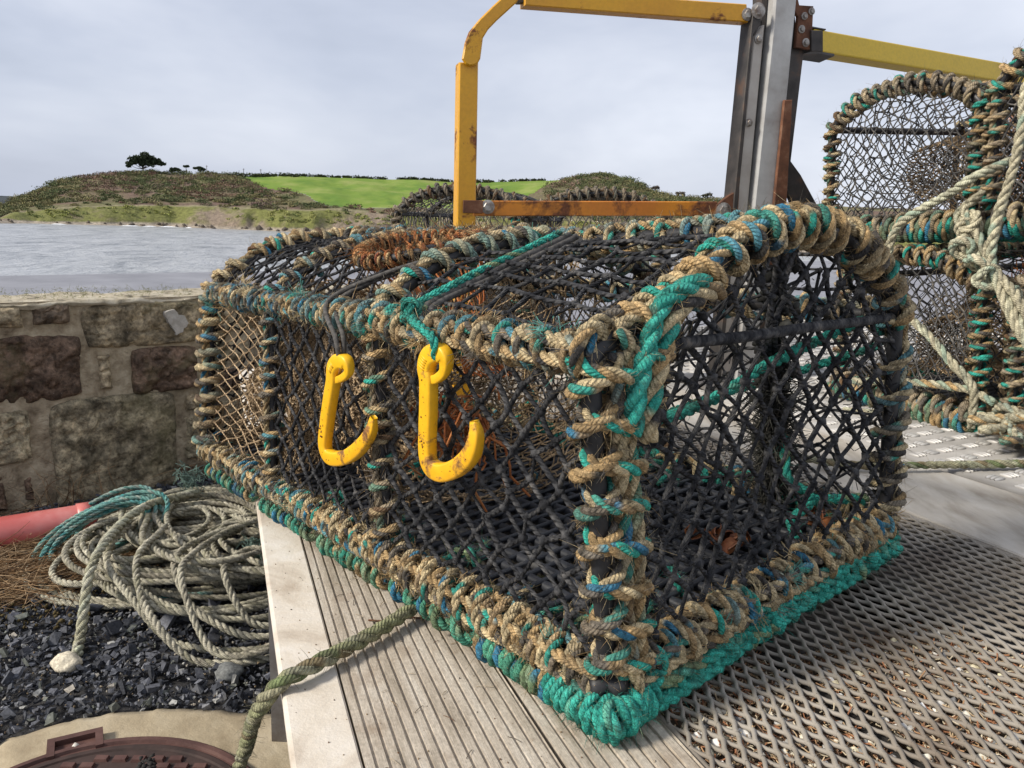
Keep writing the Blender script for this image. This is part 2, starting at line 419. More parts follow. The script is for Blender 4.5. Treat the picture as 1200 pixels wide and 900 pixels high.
K = Cage({(0,0,0): C000, (0,0,1): C001, (0,1,0): C010, (0,1,1): C011, (1,0,0): C100, (1,0,1): C101, (1,1,0): C110, (1,1,1): C111}, DN, .1075, True)
MID1, MID2 = .37, .71

def square_net(fn, nu, nv, r, jit=.1, sag=.05, knots=1.9, S=5, slack=0.):
    g = G(); U, W = np.meshgrid(np.linspace(0, 1, nu + 1), np.linspace(0, 1, nv + 1), indexing='ij')
    U = np.clip(U + jit * rng.normal(size=U.shape) / nu, 0, 1); W = np.clip(W + jit * rng.normal(size=U.shape) / nv, 0, 1)
    X = fn(U.ravel(), W.ravel())
    if slack: X = X + slack * np.stack([vnoise(X, 7.), vnoise(X + 9, 7.), vnoise(X + 17, 7.)], 1)
    X = X.reshape(nu + 1, nv + 1, 3)
    A_ = np.vstack([X[:-1].reshape(-1, 3), X[:, :-1].reshape(-1, 3)]); B_ = np.vstack([X[1:].reshape(-1, 3), X[:, 1:].reshape(-1, 3)])
    L = np.linalg.norm(B_ - A_, axis=1, keepdims=True); bow = rng.normal(size=A_.shape) * L * sag + V(0, 0, -1) * L * sag
    P = np.stack([A_ + (B_ - A_) * s + bow * 4 * s * (1 - s) for s in (0, .25, .5, .75, 1)], 1)
    batch_tubes(g, P, np.clip(r * (1 + .15 * rng.normal(size=(len(P), 1))), r * .6, r * 1.5) * np.ones((1, 5)), S)
    blobs(g, X.reshape(-1, 3), r * knots, .2)
    dr = unit(rng.normal(size=(X.size // 3, 3))); Xf = X.reshape(-1, 3)
    batch_tubes(g, np.stack([Xf + dr * r * 1.4 * s + unit(np.cross(dr, V(.3, .5, .8))) * r * 1.7 * math.cos(s * 1.4) for s in (-1.2, -.4, .4, 1.2)], 1), r * .8, 4)
    return g

pot = thing('lobster_pot', deck(.3, .15, 0), 'large black netted lobster pot bound in tan and blue rope, nearest on the deck boards', 'lobster pot', 'lobster pots on the deck')
def part(g, name, m, parent=None, smooth=True, label=None):
    o = g.build(name, M[m] if isinstance(m, str) else m, pot if parent is None else parent, smooth=smooth)
    if label: o['label'] = label
    return o
sl = np.linspace(0, 1, 40)
# --- frame
for a in (0., MID1, MID2, 1.):
    g = G(); p = K.hoop(a); tube(g, resample(p, .012), .0085 if a == 0 else .0075, 9); part(g, 'hoop', 'tar')
def ln(p, q, n=30): return np.asarray(p) + (np.asarray(q) - np.asarray(p)) * np.linspace(0, 1, n)[:, None]
bars = {'shf': K.bil(1, sl, 0.), 'shb': K.bil(1, sl, 1.), 'apx': K.arch(sl, .55), 'bsf': K.bil(0, sl, 0.), 'bsb': K.bil(0, sl, 1.), 'ben': K.bil(0, 0., sl), 'bef': K.bil(0, 1., sl)}
for k, p in bars.items():
    if k in ('bsf', 'ben'):
        e = unit(p[0] - p[1]) * .017; p = np.vstack([p[:1] + e, p])
    g = G(); tube(g, resample(p, .02), .0085, 9); part(g, 'rail', 'tar')
g = G(); tube(g, wander(ln(C001, C011), 0, .002, .1), .0055, 8); part(g, 'tie_bar', 'twine')
# --- base grid of slats
g = G()
for i in range(21):
    t = (i + .5) / 21
    p = K.bil(0, sl, t) - DN * .004 + DN * .003 * n1(sl, i, 5)[:, None]
    tube(g, resample(p, .03), .0062, 8)
for i in range(42):
    a = (i + .5) / 42; p = K.bil(0, a, sl) + DN * .0012; tube(g, resample(p, .03), .0036, 6)
part(g, 'base_grid', 'slat')
# --- netting panels
F_ = lambda u, v: K.side(u, 0., v)
def bay(fn, a0, a1): return lambda u, v: fn(a0 + (a1 - a0) * u, v)
def bulge(fn, nrm, d): return lambda u, v: fn(u, v) + nrm * pl(d * np.sin(np.pi * np.clip(u, 0, 1)) * np.sin(np.pi * v))
part(diamond(bulge(bay(F_, .0, MID1), FN, -.006), 8, 14, .0026, .13, .03, slack=.006), 'netting', 'twine')
part(diamond(bulge(bay(F_, MID1, MID2), FN, -.004), 8, 14, .0023, .14, .03, slack=.006), 'netting', 'twine')
part(diamond(bulge(bay(F_, MID2, 1.), FN, -.01), 5, 26, .0012, .1, .03, knots=1.5, S=4, slack=.006), 'netting', 'twine_tan', label='thin tan netting of the far bay')
T_ = lambda u, v: K.arch(u, v)
part(square_net(bay(T_, .0, MID1), 8, 17, .0022, .12, .03, slack=.005), 'netting', 'twine')
part(diamond(bay(T_, MID1, MID2), 7, 20, .0020, .13, .04, keep=lambda u, v: ((u - .48) / .30) ** 2 + ((v - .33) / .16) ** 2 > 1, slack=.006), 'netting', 'twine')
part(diamond(bay(T_, MID2, 1.), 6, 18, .0021, .1, .03, slack=.004), 'netting', 'twine')
part(diamond(lambda u, v: K.side(u, 1., v), 17, 10, .0018, .12, .05, slack=.006), 'netting', 'twine')
E_ = lambda u, v: K.end(0., u, v)
g = G(); e_ = rng.random((420, 2)); c_ = K.end(0., e_[:, 0], e_[:, 1]); d_ = unit(rng.normal(size=(420, 3))); batch_tubes(g, np.stack([c_ + d_ * .0, c_ + d_ * .005, c_ + d_ * .009 + rng.normal(size=(420, 3)) * .002], 1), .0005, 3)
g2 = diamond(bulge(E_, EN, -.018), 13, 16, .0025, .11, .03, slack=.006, knots=2.0); g2.add(np.concatenate(g.v), np.concatenate(g.q)); part(g2, 'netting', 'twine')
part(diamond(lambda u, v: K.end(1., u, v), 12, 14, .0017, .12, .06, slack=.006), 'netting', 'twine')
# --- inner funnel of black netting drawn in from the near end to an eye held up inside
def inner(u, v):
    a = 2 * np.pi * u; c0 = K.end(0., .55, .48); R0 = pl(1 - v)
    rim = K.end(0.02 + 0 * a, .55 + .42 * np.cos(a), .50 + .44 * np.sin(a))
    eye = K.side(.27, .62, .45) + V(0, 0, 1) * pl(.05 * np.sin(a)) + DB * pl(.05 * np.cos(a))
    return rim * R0 + eye * (1 - R0) - DN * pl(.03 * np.sin(np.pi * v))
part(diamond(inner, 11, 5, .0019, .12, .05, slack=.008), 'inner_funnel', 'twine')
# --- parlour netting: tan crumpled funnel in the middle of the pot
def parlour(u, v):
    a = 2 * np.pi * u
    rim = K.end(MID1 + .02 + 0 * a, .5 + .47 * np.cos(a), .5 + .46 * np.sin(a)); slot = K.side(.72 + 0 * a, .5 + .25 * np.cos(a), .35 + .12 * np.sin(a))
    return rim * pl(1 - v) + slot * pl(v) - DN * pl(.05 * np.sin(np.pi * v)) + .012 * np.stack([vnoise(rim + pl(v), 11.), vnoise(rim + pl(v) + 4, 11.), vnoise(rim + pl(v) + 8, 11.)], -1)
part(diamond(parlour, 48, 26, .00125, .2, .08, knots=1.5, S=4, slack=.022), 'parlour_netting', 'twine_tan')
part(diamond(lambda u, v: K.end(MID2 - .01, u, v) + DA * pl(.05 * np.sin(np.pi * v) * np.sin(np.pi * u)), 22, 22, .0011, .2, .08, knots=1.5, S=4, slack=.03), 'parlour_netting', 'twine_tan')
# crumpled tan netting bunched inside the front of the middle bays
def bunch(a0, a1, z0, z1, dep, t0=.0):
    def f(u, v):
        x = K.side(a0 + (a1 - a0) * u, t0, z0 + (z1 - z0) * v); w = fbm(x, 9., 3); return x - FN * pl(dep + dep * .8 * w) - DN * pl(.02 * fbm(x + 4, 14., 2))
    return f
for a0, a1, z0, z1, dep, nu_, nv_ in ((.36, .73, .30, .98, .045, 34, 30), (.40, .72, .42, 1., .085, 30, 24), (.70, .99, .04, .45, .05, 26, 18), (.70, .99, .02, .9, .11, 30, 34), (.72, .99, .02, 1., .17, 30, 34)):
    part(diamond(bunch(a0, a1, z0, z1, dep), nu_, nv_, .0013, .28, .12, knots=1.6, S=4, slack=.022), 'parlour_netting', 'twine_tan')
# --- entrance on the top: ring bound with orange twine and its orange funnel
ec = .5 * (MID1 + MID2) - .005
def ring_pt(u, k=1.):
    a = 2 * np.pi * np.asarray(u); return K.arch(ec + k * .098 * np.cos(a), .33 + k * .165 * np.sin(a)) + DN * .004
fun = G(); tube(fun, ring_pt(np.linspace(0, 1, 60)), .006, 8); fo = part(fun, 'entrance_ring', 'tar')
g = G()
rp_ = ring_pt(np.linspace(0, 1, 120))
rope(g, coil(rp_, .0095, .016), .0042, dyer([V(.62,.29,.11), V(.55,.19,.06), V(.60,.38,.18)], [TAN, GREY, V(.3,.1,.05)], .03, .25), fuzz=500, worn=.05)
hairs(g, rp_, .01, 600, ln=(.01, .028), r=.0005, col=V(.55, .24, .09)); part(g, 'ring_binding', 'rope', fo)
def efun(u, v):
    r0 = ring_pt(u); b = K.side(ec - .05, .5, .62) + .035 * np.stack([np.cos(2 * np.pi * u), np.sin(2 * np.pi * u), 0 * u], -1)
    return r0 * pl(1 - v) + b * pl(v)
part(diamond(efun, 20, 6, .0012, .2, .06, slack=.012), 'entrance_funnel', 'twine_orange')
g = G(); cc = K.side(.36, .22, .58)                         # loose orange netting hanging from the eye
P = []
for i in range(46):
    q = cc + rng.normal(size=3) * V(.02, .02, .012); w = [q]
    for k in range(4): w.append(w[-1] + V(rng.normal() * .012, rng.normal() * .012, -.013 + rng.normal() * .012))
    P.append(w)
batch_tubes(g, P, .0017, 4); part(g, 'loose_netting', 'twine_orange')
# --- rope bindings
def binding(path, bar=.0085, R=.0072, pitch=.05, dye=D_MIX, runners=(), fuzz=350, extra=0, parent=None, name='rope_binding', jit=.42, worn=.2, runR=None):
    g = G(); path = resample(path, .004); R = R * .82; pitch = pitch * .69
    rR = runR or R * .95
    for off in runners: rope(g, wander(path, np.asarray(off), R * .35, .05), rR, dye, fuzz=fuzz * .6, worn=worn)
    Rc = bar + R * (.95 if not runners else 1.25)
    rope(g, coil(path, Rc, pitch, jit=jit), R, dye, fuzz=fuzz, worn=worn)
    for k in range(extra): rope(g, coil(path, Rc + R * .35, pitch * rng.uniform(1.1, 1.6), jit=jit * 1.3), R * .9, dye, fuzz=fuzz, worn=worn)
    return part(g, name, 'rope', parent)
hp = resample(K.hoop(0.), .004)
nz = len(resample(K.side(0., 0., np.linspace(0, 1, 12)), .004))
binding(K.arch(0., np.linspace(.05, 1, 60)), .0085, .0080, .043, runners=[EN * .008 + DN * .010], fuzz=520, worn=.22)        # near hoop top
binding(K.side(0., 1., np.linspace(1, .05, 20)), .0085, .0080, .052, runners=[DB * .012], fuzz=350, worn=.3)                # near hoop, back leg
binding(bars['shf'][:15], .0085, .0078, .040, runners=[FN * .009 + DN * .010, FN * .013 - DN * .004], fuzz=450, worn=.3)
binding(bars['shf'][14:], .0085, .0070, .034, dye=D_MIX, runners=[FN * .009 + DN * .009, FN * .011 - DN * .004], fuzz=450, worn=.3)
binding(bars['apx'][:26], .0085, .0080, .052, dye=D_MIX, runners=[DN * .013], fuzz=450, worn=.15)
binding(bars['apx'][25:], .0085, .0075, .045, dye=D_MIX, runners=[DN * .011], fuzz=450, worn=.25)
binding(bars['shb'], .0085, .007, .06, runners=[DN * .01], fuzz=120, worn=.3)
binding(K.arch(MID1, np.linspace(.0, 1, 60)), .0075, .0080, .050, dye=D_TAN, runners=[DN * .011], fuzz=450, worn=.2)
binding(K.side(MID1, 0., np.linspace(.0, 1, 20)), .0075, .0065, .036, dye=D_WORN, runners=[FN * .008], fuzz=500, worn=.5)
binding(K.arch(MID2, np.linspace(.0, 1, 60)), .0075, .0072, .042, dye=D_MIX, runners=[DN * .009], fuzz=400, worn=.25)
binding(K.side(MID2, 0., np.linspace(.0, 1, 20)), .0075, .0065, .040, dye=D_MIX, runners=[FN * .008], fuzz=500, worn=.4)
binding(K.arch(1., np.linspace(.0, 1, 60)), .0075, .0085, .046, dye=D_TAN, runners=[DN * .009], fuzz=300, worn=.15)
binding(K.side(1., 0., np.linspace(.0, 1, 20)), .0075, .0095, .036, dye=D_TAN, runners=[FN * .01], fuzz=350, worn=.25)
for a, t in ((MID1, 1.), (MID2, 1.), (1., 1.)): binding(K.side(a, t, np.linspace(.02, 1, 20)), .0075, .007, .05, dye=D_WORN, fuzz=80)
# base rails: thick laced bindings
binding(bars['bsf'][:22], .009, .0072, .034, runners=[FN * .013 + DN * .010, FN * .016 - DN * .006, DN * .015 - FN * .006], extra=1, fuzz=450, jit=.4, worn=.2)
binding(bars['bsf'][21:], .009, .0070, .032, dye=D_MIX, runners=[FN * .014 + DN * .009, FN * .014 - DN * .005], extra=1, fuzz=450, jit=.4, worn=.3)
binding(bars['ben'], .009, .0078, .040, runners=[EN * .013 + DN * .008, EN * .015 - DN * .006, DN * .014 - EN * .008], extra=1, fuzz=400, jit=.35, worn=.15)
binding(bars['bsb'], .009, .0075, .05, runners=[DN * .012], fuzz=60, worn=.3)
binding(bars['bef'], .009, .0075, .045, runners=[DN * .012], fuzz=100, worn=.3)
# near front post: laced column of two ropes
pf = K.side(0., 0., np.linspace(0, 1, 30)); ed = unit(C010 - C000)
g = G()
rope(g, wander(pf, ed * .019 + EN * .010, .003, .06), .0074, D_MIX, fuzz=350)
rope(g, wander(pf, ed * .032 + EN * .009, .003, .06), .0072, D_MIXT, fuzz=350)
pm = pf + ed * .018
t_, N1_, B1_ = frames(resample(pm, .003)); q = resample(pm, .003); d = np.arange(len(q)) * .003
a = 2 * np.pi * (d / .037 + .55 * n1(d, 4.2, 14.)); oc = q + ed * (.027 * np.cos(a))[:, None] + EN * (.017 * np.sin(a) + .004)[:, None]
rope(g, oc, .0066, D_MIXT, fuzz=600, worn=.3)
rope(g, coil(pf, .0145, .033, jit=.6), .0064, D_MIX, fuzz=600, worn=.4)
part(g, 'rope_binding', 'rope')
# knots on the shoulder corner, with a fat teal tail over the hoop
g = G()
kp = C001 + ed * .02 + DN * .005
for k in range(4):
    a = np.linspace(0, 2 * np.pi * 1.25, 40); r = .022 + .004 * k
    ax1 = unit(ed + .4 * rng.normal(size=3)); ax2 = unit(np.cross(ax1, unit(EN + .5 * rng.normal(size=3))))
    rope(g, kp + ed * (.018 * k - .02) + .85 * r * (np.cos(a)[:, None] * ax1 * .8 + np.sin(a)[:, None] * ax2), .0062, D_MIX, fuzz=400)
tl = catmull([K.arch(0., .25) + EN * .016 + DN * .002, K.arch(0., .20) + EN * .02 + DN * .012, K.arch(0., .13) + EN * .018 + DN * .010, C001 + ed * .045 + EN * .02, C001 + ed * .03 - DN * .03 + EN * .022, C001 + ed * .026 - DN * .065 + EN * .02])
rope(g, tl, .0088, dyer([TEAL, TEAL * 1.15, V(.07, .48, .38)], [STRAW, V(.3, .46, .34)], .03, .15), fuzz=500, worn=.1); rope(g, tl + ed * .014 - DN * .008 + EN * .003, .0085, D_MIX, fuzz=400)
part(g, 'corner_knot', 'rope')
# --- teal chafing rope under the base edge
g = G()
low = -DN * .027
pn = K.bil(0, 0., np.linspace(.05, 1, 60)) + low + EN * .008
rope(g, coil(pn, .0090, .027, jit=.4), .0094, D_TEAL, fuzz=350, worn=.03)
rope(g, wander(pn, EN * .009 - DN * .004, .004, .05), .0075, D_TEAL, fuzz=350, worn=.05); rope(g, wander(pn, EN * .006 + DN * .010, .004, .05), .0070, D_TEAL, fuzz=350, worn=.05)
for s0, s1, pitch, R in ((.03, .16, .0165, .0085), (.18, .33, .031, .0066), (.36, .52, .019, .0072), (.55, .72, .023, .0066), (.76, .95, .026, .0066)):
    pp = K.bil(0, np.linspace(s0, s1, 40), 0.) + low * .95 + FN * .012
    rope(g, coil(pp, .0078, pitch, jit=.3), R, dyer([V(.06, .36, .26), V(.10, .38, .25), V(.18, .42, .26)], [TAN, V(.30, .42, .26), BLUE, V(.2, .3, .16)], .03, .4), fuzz=400, worn=.1)
pcn = catmull([K.bil(0, .06, 0.) + FN * .012, C000 + FN * .016 + EN * .004, C000 + FN * .010 + EN * .018, C000 + EN * .016 + ed * .012, K.bil(0, 0., .09) + EN * .012], 10) - DN * .022
rope(g, coil(pcn, .0105, .0125, jit=.2), .0078, D_TEAL, fuzz=700, worn=.03)
pc2 = pcn[8:34] + DN * .002 ; rope(g, coil(pc2, .0130, .0125, jit=.2), .0070, D_TEAL, fuzz=900, worn=.03)
part(g, 'chafing_rope', 'rope', label='bright teal rope wound under the base edge')
# --- post bundle near the back of the end, with dark weed growth
g = G(); pb = catmull([K.arch(0., .56) - DN * .01, K.end(.04, .62, .72), K.end(.08, .75, .45), K.end(.12, .86, .2), K.bil(0, .13, .92)], 10)
for k in range(5): tube(g, wander(pb, rng.normal(size=3) * .005, .006, .08), .0036, 6)
tube(g, wander(pb, 0, .002, .1), .006, 8); part(g, 'gathered_netting', 'twine')
g = G()
for k in range(4): hairs(g, resample(pb, .004)[-65 + 8 * k:], .013, 2600, ln=(.008, .03), r=.0007, col=V(.03, .03, .026) * (1 + k * .6))
hairs(g, resample(pb, .004)[-50:], .02, 1800, ln=(.005, .016), r=.0006, col=V(.13, .115, .09))
blobs(g, resample(pb, .002)[rng.integers(-190, -5, size=240)] + rng.normal(size=(240, 3)) * .011, rng.uniform(.002, .006, 240), .35, np.clip(np.outer(rng.uniform(.5, 2, 240), V(.03, .03, .027)), 0, 1))
part(g, 'weed_growth', mat_dye('dark_weed', 200., .9))
# --- scraps and lashings of teal rope inside
g = G()
for dz_, aa_ in ((0, .035),): rope(g, catmull([K.side(aa_ + .05, .12, .66 + dz_), K.side(aa_, .27, .73 + dz_), K.side(aa_, .41, .76 + dz_), K.side(aa_, .57, .84 + dz_ * .6), K.side(aa_, .80, .92 + dz_ * .4), K.side(.03, .96, .98)]), .0062, D_TEAL, fuzz=150, worn=.03)
rope(g, catmull([K.side(.44, .97, .20), K.side(.30, .98, .45), K.side(.13, .98, .72), K.side(.01, .97, .92)]) - DN * .012, .0055, D_TEAL, fuzz=150, worn=.05)
rope(g, catmull([K.end(.08, .8, .35), K.end(.07, .78, .2), K.end(.05, .83, .12), K.end(.05, .74, .07), K.end(.03, .70, .05)]), .0062, D_TEAL, fuzz=300, worn=.05)
rope(g, catmull([K.end(.05, .83, .12), K.end(.03, .9, .11), K.end(.02, .98, .10)]), .0065, D_TEAL, fuzz=400, worn=.05)
for i in range(64):
    a = rng.uniform(.02, .6); t = rng.choice([rng.uniform(.9, .98), rng.uniform(.02, .10), rng.uniform(.1, .9)], p=[.5, .25, .25])
    c = K.bil(0, a, t) + DN * .008; d1 = unit(rng.normal(size=3) * V(1, 1, .3)) * rng.uniform(.008, .02); b_ = rng.normal(size=3) * .006
    rope(g, catmull([c - d1, c + b_ + DN * .006, c + d1], 6), rng.uniform(.003, .0062), D_TEAL if rng.random() < .75 else D_MIX, fuzz=700, worn=.05)
for i in range(7):          # lashings on the back rail
    a = rng.uniform(.1, .7); rope(g, coil(K.bil(0, np.linspace(a, a + .05, 10), .97), .016, .012), .005, D_TEAL if i % 2 else D_MIX, fuzz=300)
part(g, 'rope_scrap', 'rope')
# frayed seaweed and straw caught along the bindings
g = G()
for k in ('shf', 'bsf', 'apx', 'ben'):
    hairs(g, resample(bars[k], .004), .017, 260, ln=(.006, .016), r=.0004, col=TAN * .75); hairs(g, resample(bars[k], .004), .016, 200, ln=(.006, .02), r=.0005, col=GREY)
hairs(g, resample(K.side(MID1, 0., np.linspace(0, 1, 20)), .004), .012, 900, ln=(.006, .02), r=.0006, col=V(.16, .14, .12))
for a in (.05, .12, .22, .3): hairs(g, resample(K.side(a, 0., np.linspace(.85, 1, 10)), .004), .008, 900, ln=(.006, .02), r=.0005, col=V(.05, .05, .055))
for k, m_ in (('shf', 50), ('bsf', 60), ('apx', 30), ('ben', 40)):      # bigger tufts where a strand has parted
    P_ = resample(bars[k], .004)
    for i in rng.integers(0, len(P_), m_):
        c = P_[i] + rng.normal(size=3) * .008; n_ = 36; d_ = unit(unit(rng.normal(size=3))[None] + .5 * rng.normal(size=(n_, 3))); l_ = rng.uniform(.005, .014, (n_, 1)); cu = rng.normal(size=(n_, 3)) * .4
        batch_tubes(g, np.stack([c + d_ * .010 + (d_ * s + cu * s * s) * l_ for s in (0, .35, .7, 1.)], 1), .00026, 3, [TAN, STRAW, TAN * .7, GREY * 1.6, V(.12, .36, .3)][rng.integers(5)] * np.ones(3))
part(g, 'frayed_fibres', mat_dye('loose_fibre', 100., .9, .7, 1.2))
# ------------------------------------------------------------------ yellow hooks on their cords
M['hook'] = mat_paint('yellow_plastic', V(.86, .50, .012), V(.84, .42, .012), V(.22, .10, .03), .56, .45, .10, 40.)
HOOK_B=[(-0.0354,0.6953,0.7664),(-0.0324,0.6936,0.7529),(-0.0357,0.6998,0.7346),(-0.0474,0.7158,0.716),(-0.0635,0.7362,0.7028),(-0.0763,0.7512,0.7023),(-0.0816,0.756,0.7135),(-0.0817,0.7527,0.74),(-0.0809,0.7485,0.7663),(-0.081,0.7453,0.7916),(-0.0832,0.7462,0.8045),(-0.0801,0.7409,0.8177),(-0.0699,0.7281,0.8249),(-0.0618,0.7194,0.8195),(-0.0631,0.7225,0.8062),(-0.0706,0.7326,0.7966),(-0.0789,0.7428,0.7923)]
HOOK_A=[(-0.153,0.8373,0.7285),(-0.1576,0.8452,0.7081),(-0.1736,0.8671,0.6832),(-0.1949,0.8946,0.6631),(-0.2187,0.9236,0.6535),(-0.2278,0.9327,0.665),(-0.2228,0.9228,0.6969),(-0.2158,0.9105,0.7285),(-0.2095,0.9,0.7541),(-0.2081,0.8961,0.7708),(-0.1986,0.8836,0.7824),(-0.1864,0.8692,0.7833),(-0.184,0.8678,0.7728),(-0.1936,0.8804,0.7622),(-0.2058,0.8955,0.7552)]
def hook(pts, wid, label, cords):
    pts = np.array(pts); ce = pts[-6:].mean(0); pts[-6:] = ce + (pts[-6:] - ce) * .92; th = thing('hook', pts[0], label, 'hook', 'yellow hooks on the pot front')
    p = catmull(pts, 10); n = len(p); d = np.linspace(0, 1, n)
    pts = pts; p = p - FN * (.003 * np.clip(1 - d / .26, 0, 1) ** 1.2)[:, None]
    w = np.interp(d, [0, .05, .14, .3, .42, .7, .78, .88, 1.], np.array([.42, .70, .92, 1.02, 1.0, 1., .90, .50, .46])) * wid
    g = G(); t, N, Bn = frames(p); N = unit(np.cross(t, FN)); S = 16; a = np.linspace(0, 2 * np.pi, S, endpoint=False)
    ca, sa = np.cos(a), np.sin(a); se = lambda x: np.sign(x) * np.abs(x) ** .42
    thick = np.minimum(.0065, w * .8)
    v = p[:, None] + w[:, None, None] * se(ca)[None, :, None] * N[:, None] + thick[:, None, None] * se(sa)[None, :, None] * FN
    g.add(np.vstack([v.reshape(-1, 3), p[:1], p[-1:]]), ring_quads(n, S), np.vstack([np.stack([np.arange(S), (np.arange(S) + 1) % S, np.full(S, n * S)], 1), np.stack([np.arange(S) + (n - 1) * S, (np.arange(S) + 1) % S + (n - 1) * S, np.full(S, n * S + 1)], 1)]))
    g.build('hook_body', M['hook'], th)
    g = G()                                                     # moulded ridges below the eye and a rivet hole
    for k in range(5):
        c = p[int(n * (.68 - .012 * k))] + FN * .0062; ax = unit(np.cross(p[int(n * .6)] - p[int(n * .7)], FN))
        box(g, c, ax * wid * .5, unit(np.cross(ax, FN)) * .0007, FN * .0009)
    g.build('ridge', M['hook'], th)
    g = G()
    for k in range(34):
        c = p[int(n * (.42 - .01 * (k % 3) if k < 8 else rng.uniform(.05, .62)))] + FN * .0066 + unit(np.cross(FN, V(0, 0, 1))) * rng.normal() * .003 + V(0, 0, rng.normal() * .003); blobs(g, [c], .0011 if k < 8 else rng.uniform(.0003, .0007), .4)
    sp_ = g.build('rust_specks', mat_simple('hook_rust', [(.4, V(.10, .03, .012)), (.6, V(.3, .12, .03))], 200., .9), th); sp_['kind'] = 'stuff'
    for nm, path, r, dy in cords:
        g = G()
        if dy is None: tube(g, resample(path, .006), r, 7, V(.075, .07, .065)); hairs(g, resample(path, .004), r, 250, ln=(.003, .008), r=.0003, col=V(.2, .18, .15))
        else: rope(g, path, r, dy, fuzz=400, worn=.03)
        g.build(nm, M['rope'] if dy is not None else M['cord'], th)
    return th
M['cord'] = mat_dye('grey_cord', 160., .85, .4, 1.8, [(900., .6, .0006)])
eb = V(-.0700, .7290, .8180); ts = K.arch(.275, .42) + DN * .006
shB = K.bil(1, .265, 0.) + DN * .018 + FN * .012
kn = [shB + .013 * unit(rng.normal(size=3)) for _ in range(12)]
hook(HOOK_B, .0096, 'yellow plastic hook hung from a teal rope, the right one of the two', [
    ('teal_cord', catmull([eb + FN * .004, eb + DN * .02 + FN * .006, shB, shB * .7 + ts * .3 + DN * .006, ts + DN * .006]), .0048, D_TEAL),
    ('teal_knot', catmull(kn, 8), .0042, D_TEAL),
    ('grey_cord', catmull([eb, shB + DB * .012, shB * .6 + ts * .4 + DB * .012 + DN * .004, ts + DB * .012 + DN * .003]), .0042, None),
    ('grey_cord', catmull([eb, shB + DB * .02, shB * .6 + ts * .4 + DB * .022 + DN * .002, ts + DB * .021 + DN * .001]), .0040, None)])
ea = V(-.1965, .8805, .7770); shA = K.bil(1, .475, 0.) + DN * .017 + FN * .012; tA = K.arch(.38, .22) + DN * .004
hook(HOOK_A, .0092, 'yellow plastic hook hung from thin dark cords, the left one of the two', [
    ('dark_cord', catmull([ea, ea + DN * .03 + FN * .003, shA, shA * .5 + tA * .5 + DN * .006, tA]), .0030, None),
    ('dark_cord', catmull([ea + DB * .003, ea + DN * .03 + DB * .006, shA + DB * .012 - DA * .006, shA * .5 + tA * .5 + DN * .006 + DB * .01, tA + DB * .01]), .0030, None)])
# ------------------------------------------------------------------ rust-brown clumps lying on the base
M['clump'] = mat_simple('rust_brown_curl', [(.3, V(.05, .016, .008)), (.55, V(.20, .065, .022)), (.75, V(.34, .15, .06))], 50., .45, [(120., .5, .001)])
def clump(c, n, size, label):
    th = thing('dried_clump', c, label, 'clump', 'rust-brown clumps on the base of the pot')
    for i in range(n):
        g = G(); a = np.linspace(-1, 1, 9); d = unit(rng.normal(size=3) * V(1, 1, .5)); e = unit(np.cross(d, rng.normal(size=3))); f = np.cross(d, e)
        o = c + rng.normal(size=3) * V(size, size, size * .3) * .75 + DN * size * .35; U = a[:, None] * 1.5; W = a[None] * .9
        P = o + size * .62 * (np.sin(U)[..., None] * d * .7 + (1 - np.cos(U))[..., None] * e * .8 + W[..., None] * f * (1 - .35 * U[..., None] ** 2 / 2.3))
        P = P + .1 * size * np.stack([vnoise(P, 90.), vnoise(P + 5, 90.), vnoise(P + 9, 90.)], -1)
        q = (np.arange(8)[:, None] * 9 + np.arange(8)[None]).ravel(); Q = np.stack([q, q + 1, q + 10, q + 9], 1)
        nn = unit(np.cross(d, f)); v2 = np.vstack([P.reshape(-1, 3), P.reshape(-1, 3) + nn * size * .12])
        edge = [i_ for i_ in range(9)] + [9 * k + 8 for k in range(1, 9)] + [72 + 7 - k for k in range(8)] + [9 * k for k in range(7, 0, -1)]
        edge = np.array(edge); eq = np.stack([edge, np.roll(edge, -1), np.roll(edge, -1) + 81, edge + 81], 1)
        g.add(v2, np.vstack([Q, Q[:, ::-1] + 81, eq])); g.build('curled_piece', M['clump'], th)
    return th
clump(K.bil(0, .09, .56) + DN * .012, 8, .020, 'large rust-brown curled clump in the middle of the pot base')
clump(K.bil(0, .05, .83) + DN * .012, 5, .017, 'rust-brown curled clump beside the teal lashing at the right of the pot base')
clump(K.bil(0, .16, .36) + DN * .012, 4, .015, 'small rust-brown clump just behind the roped front post')

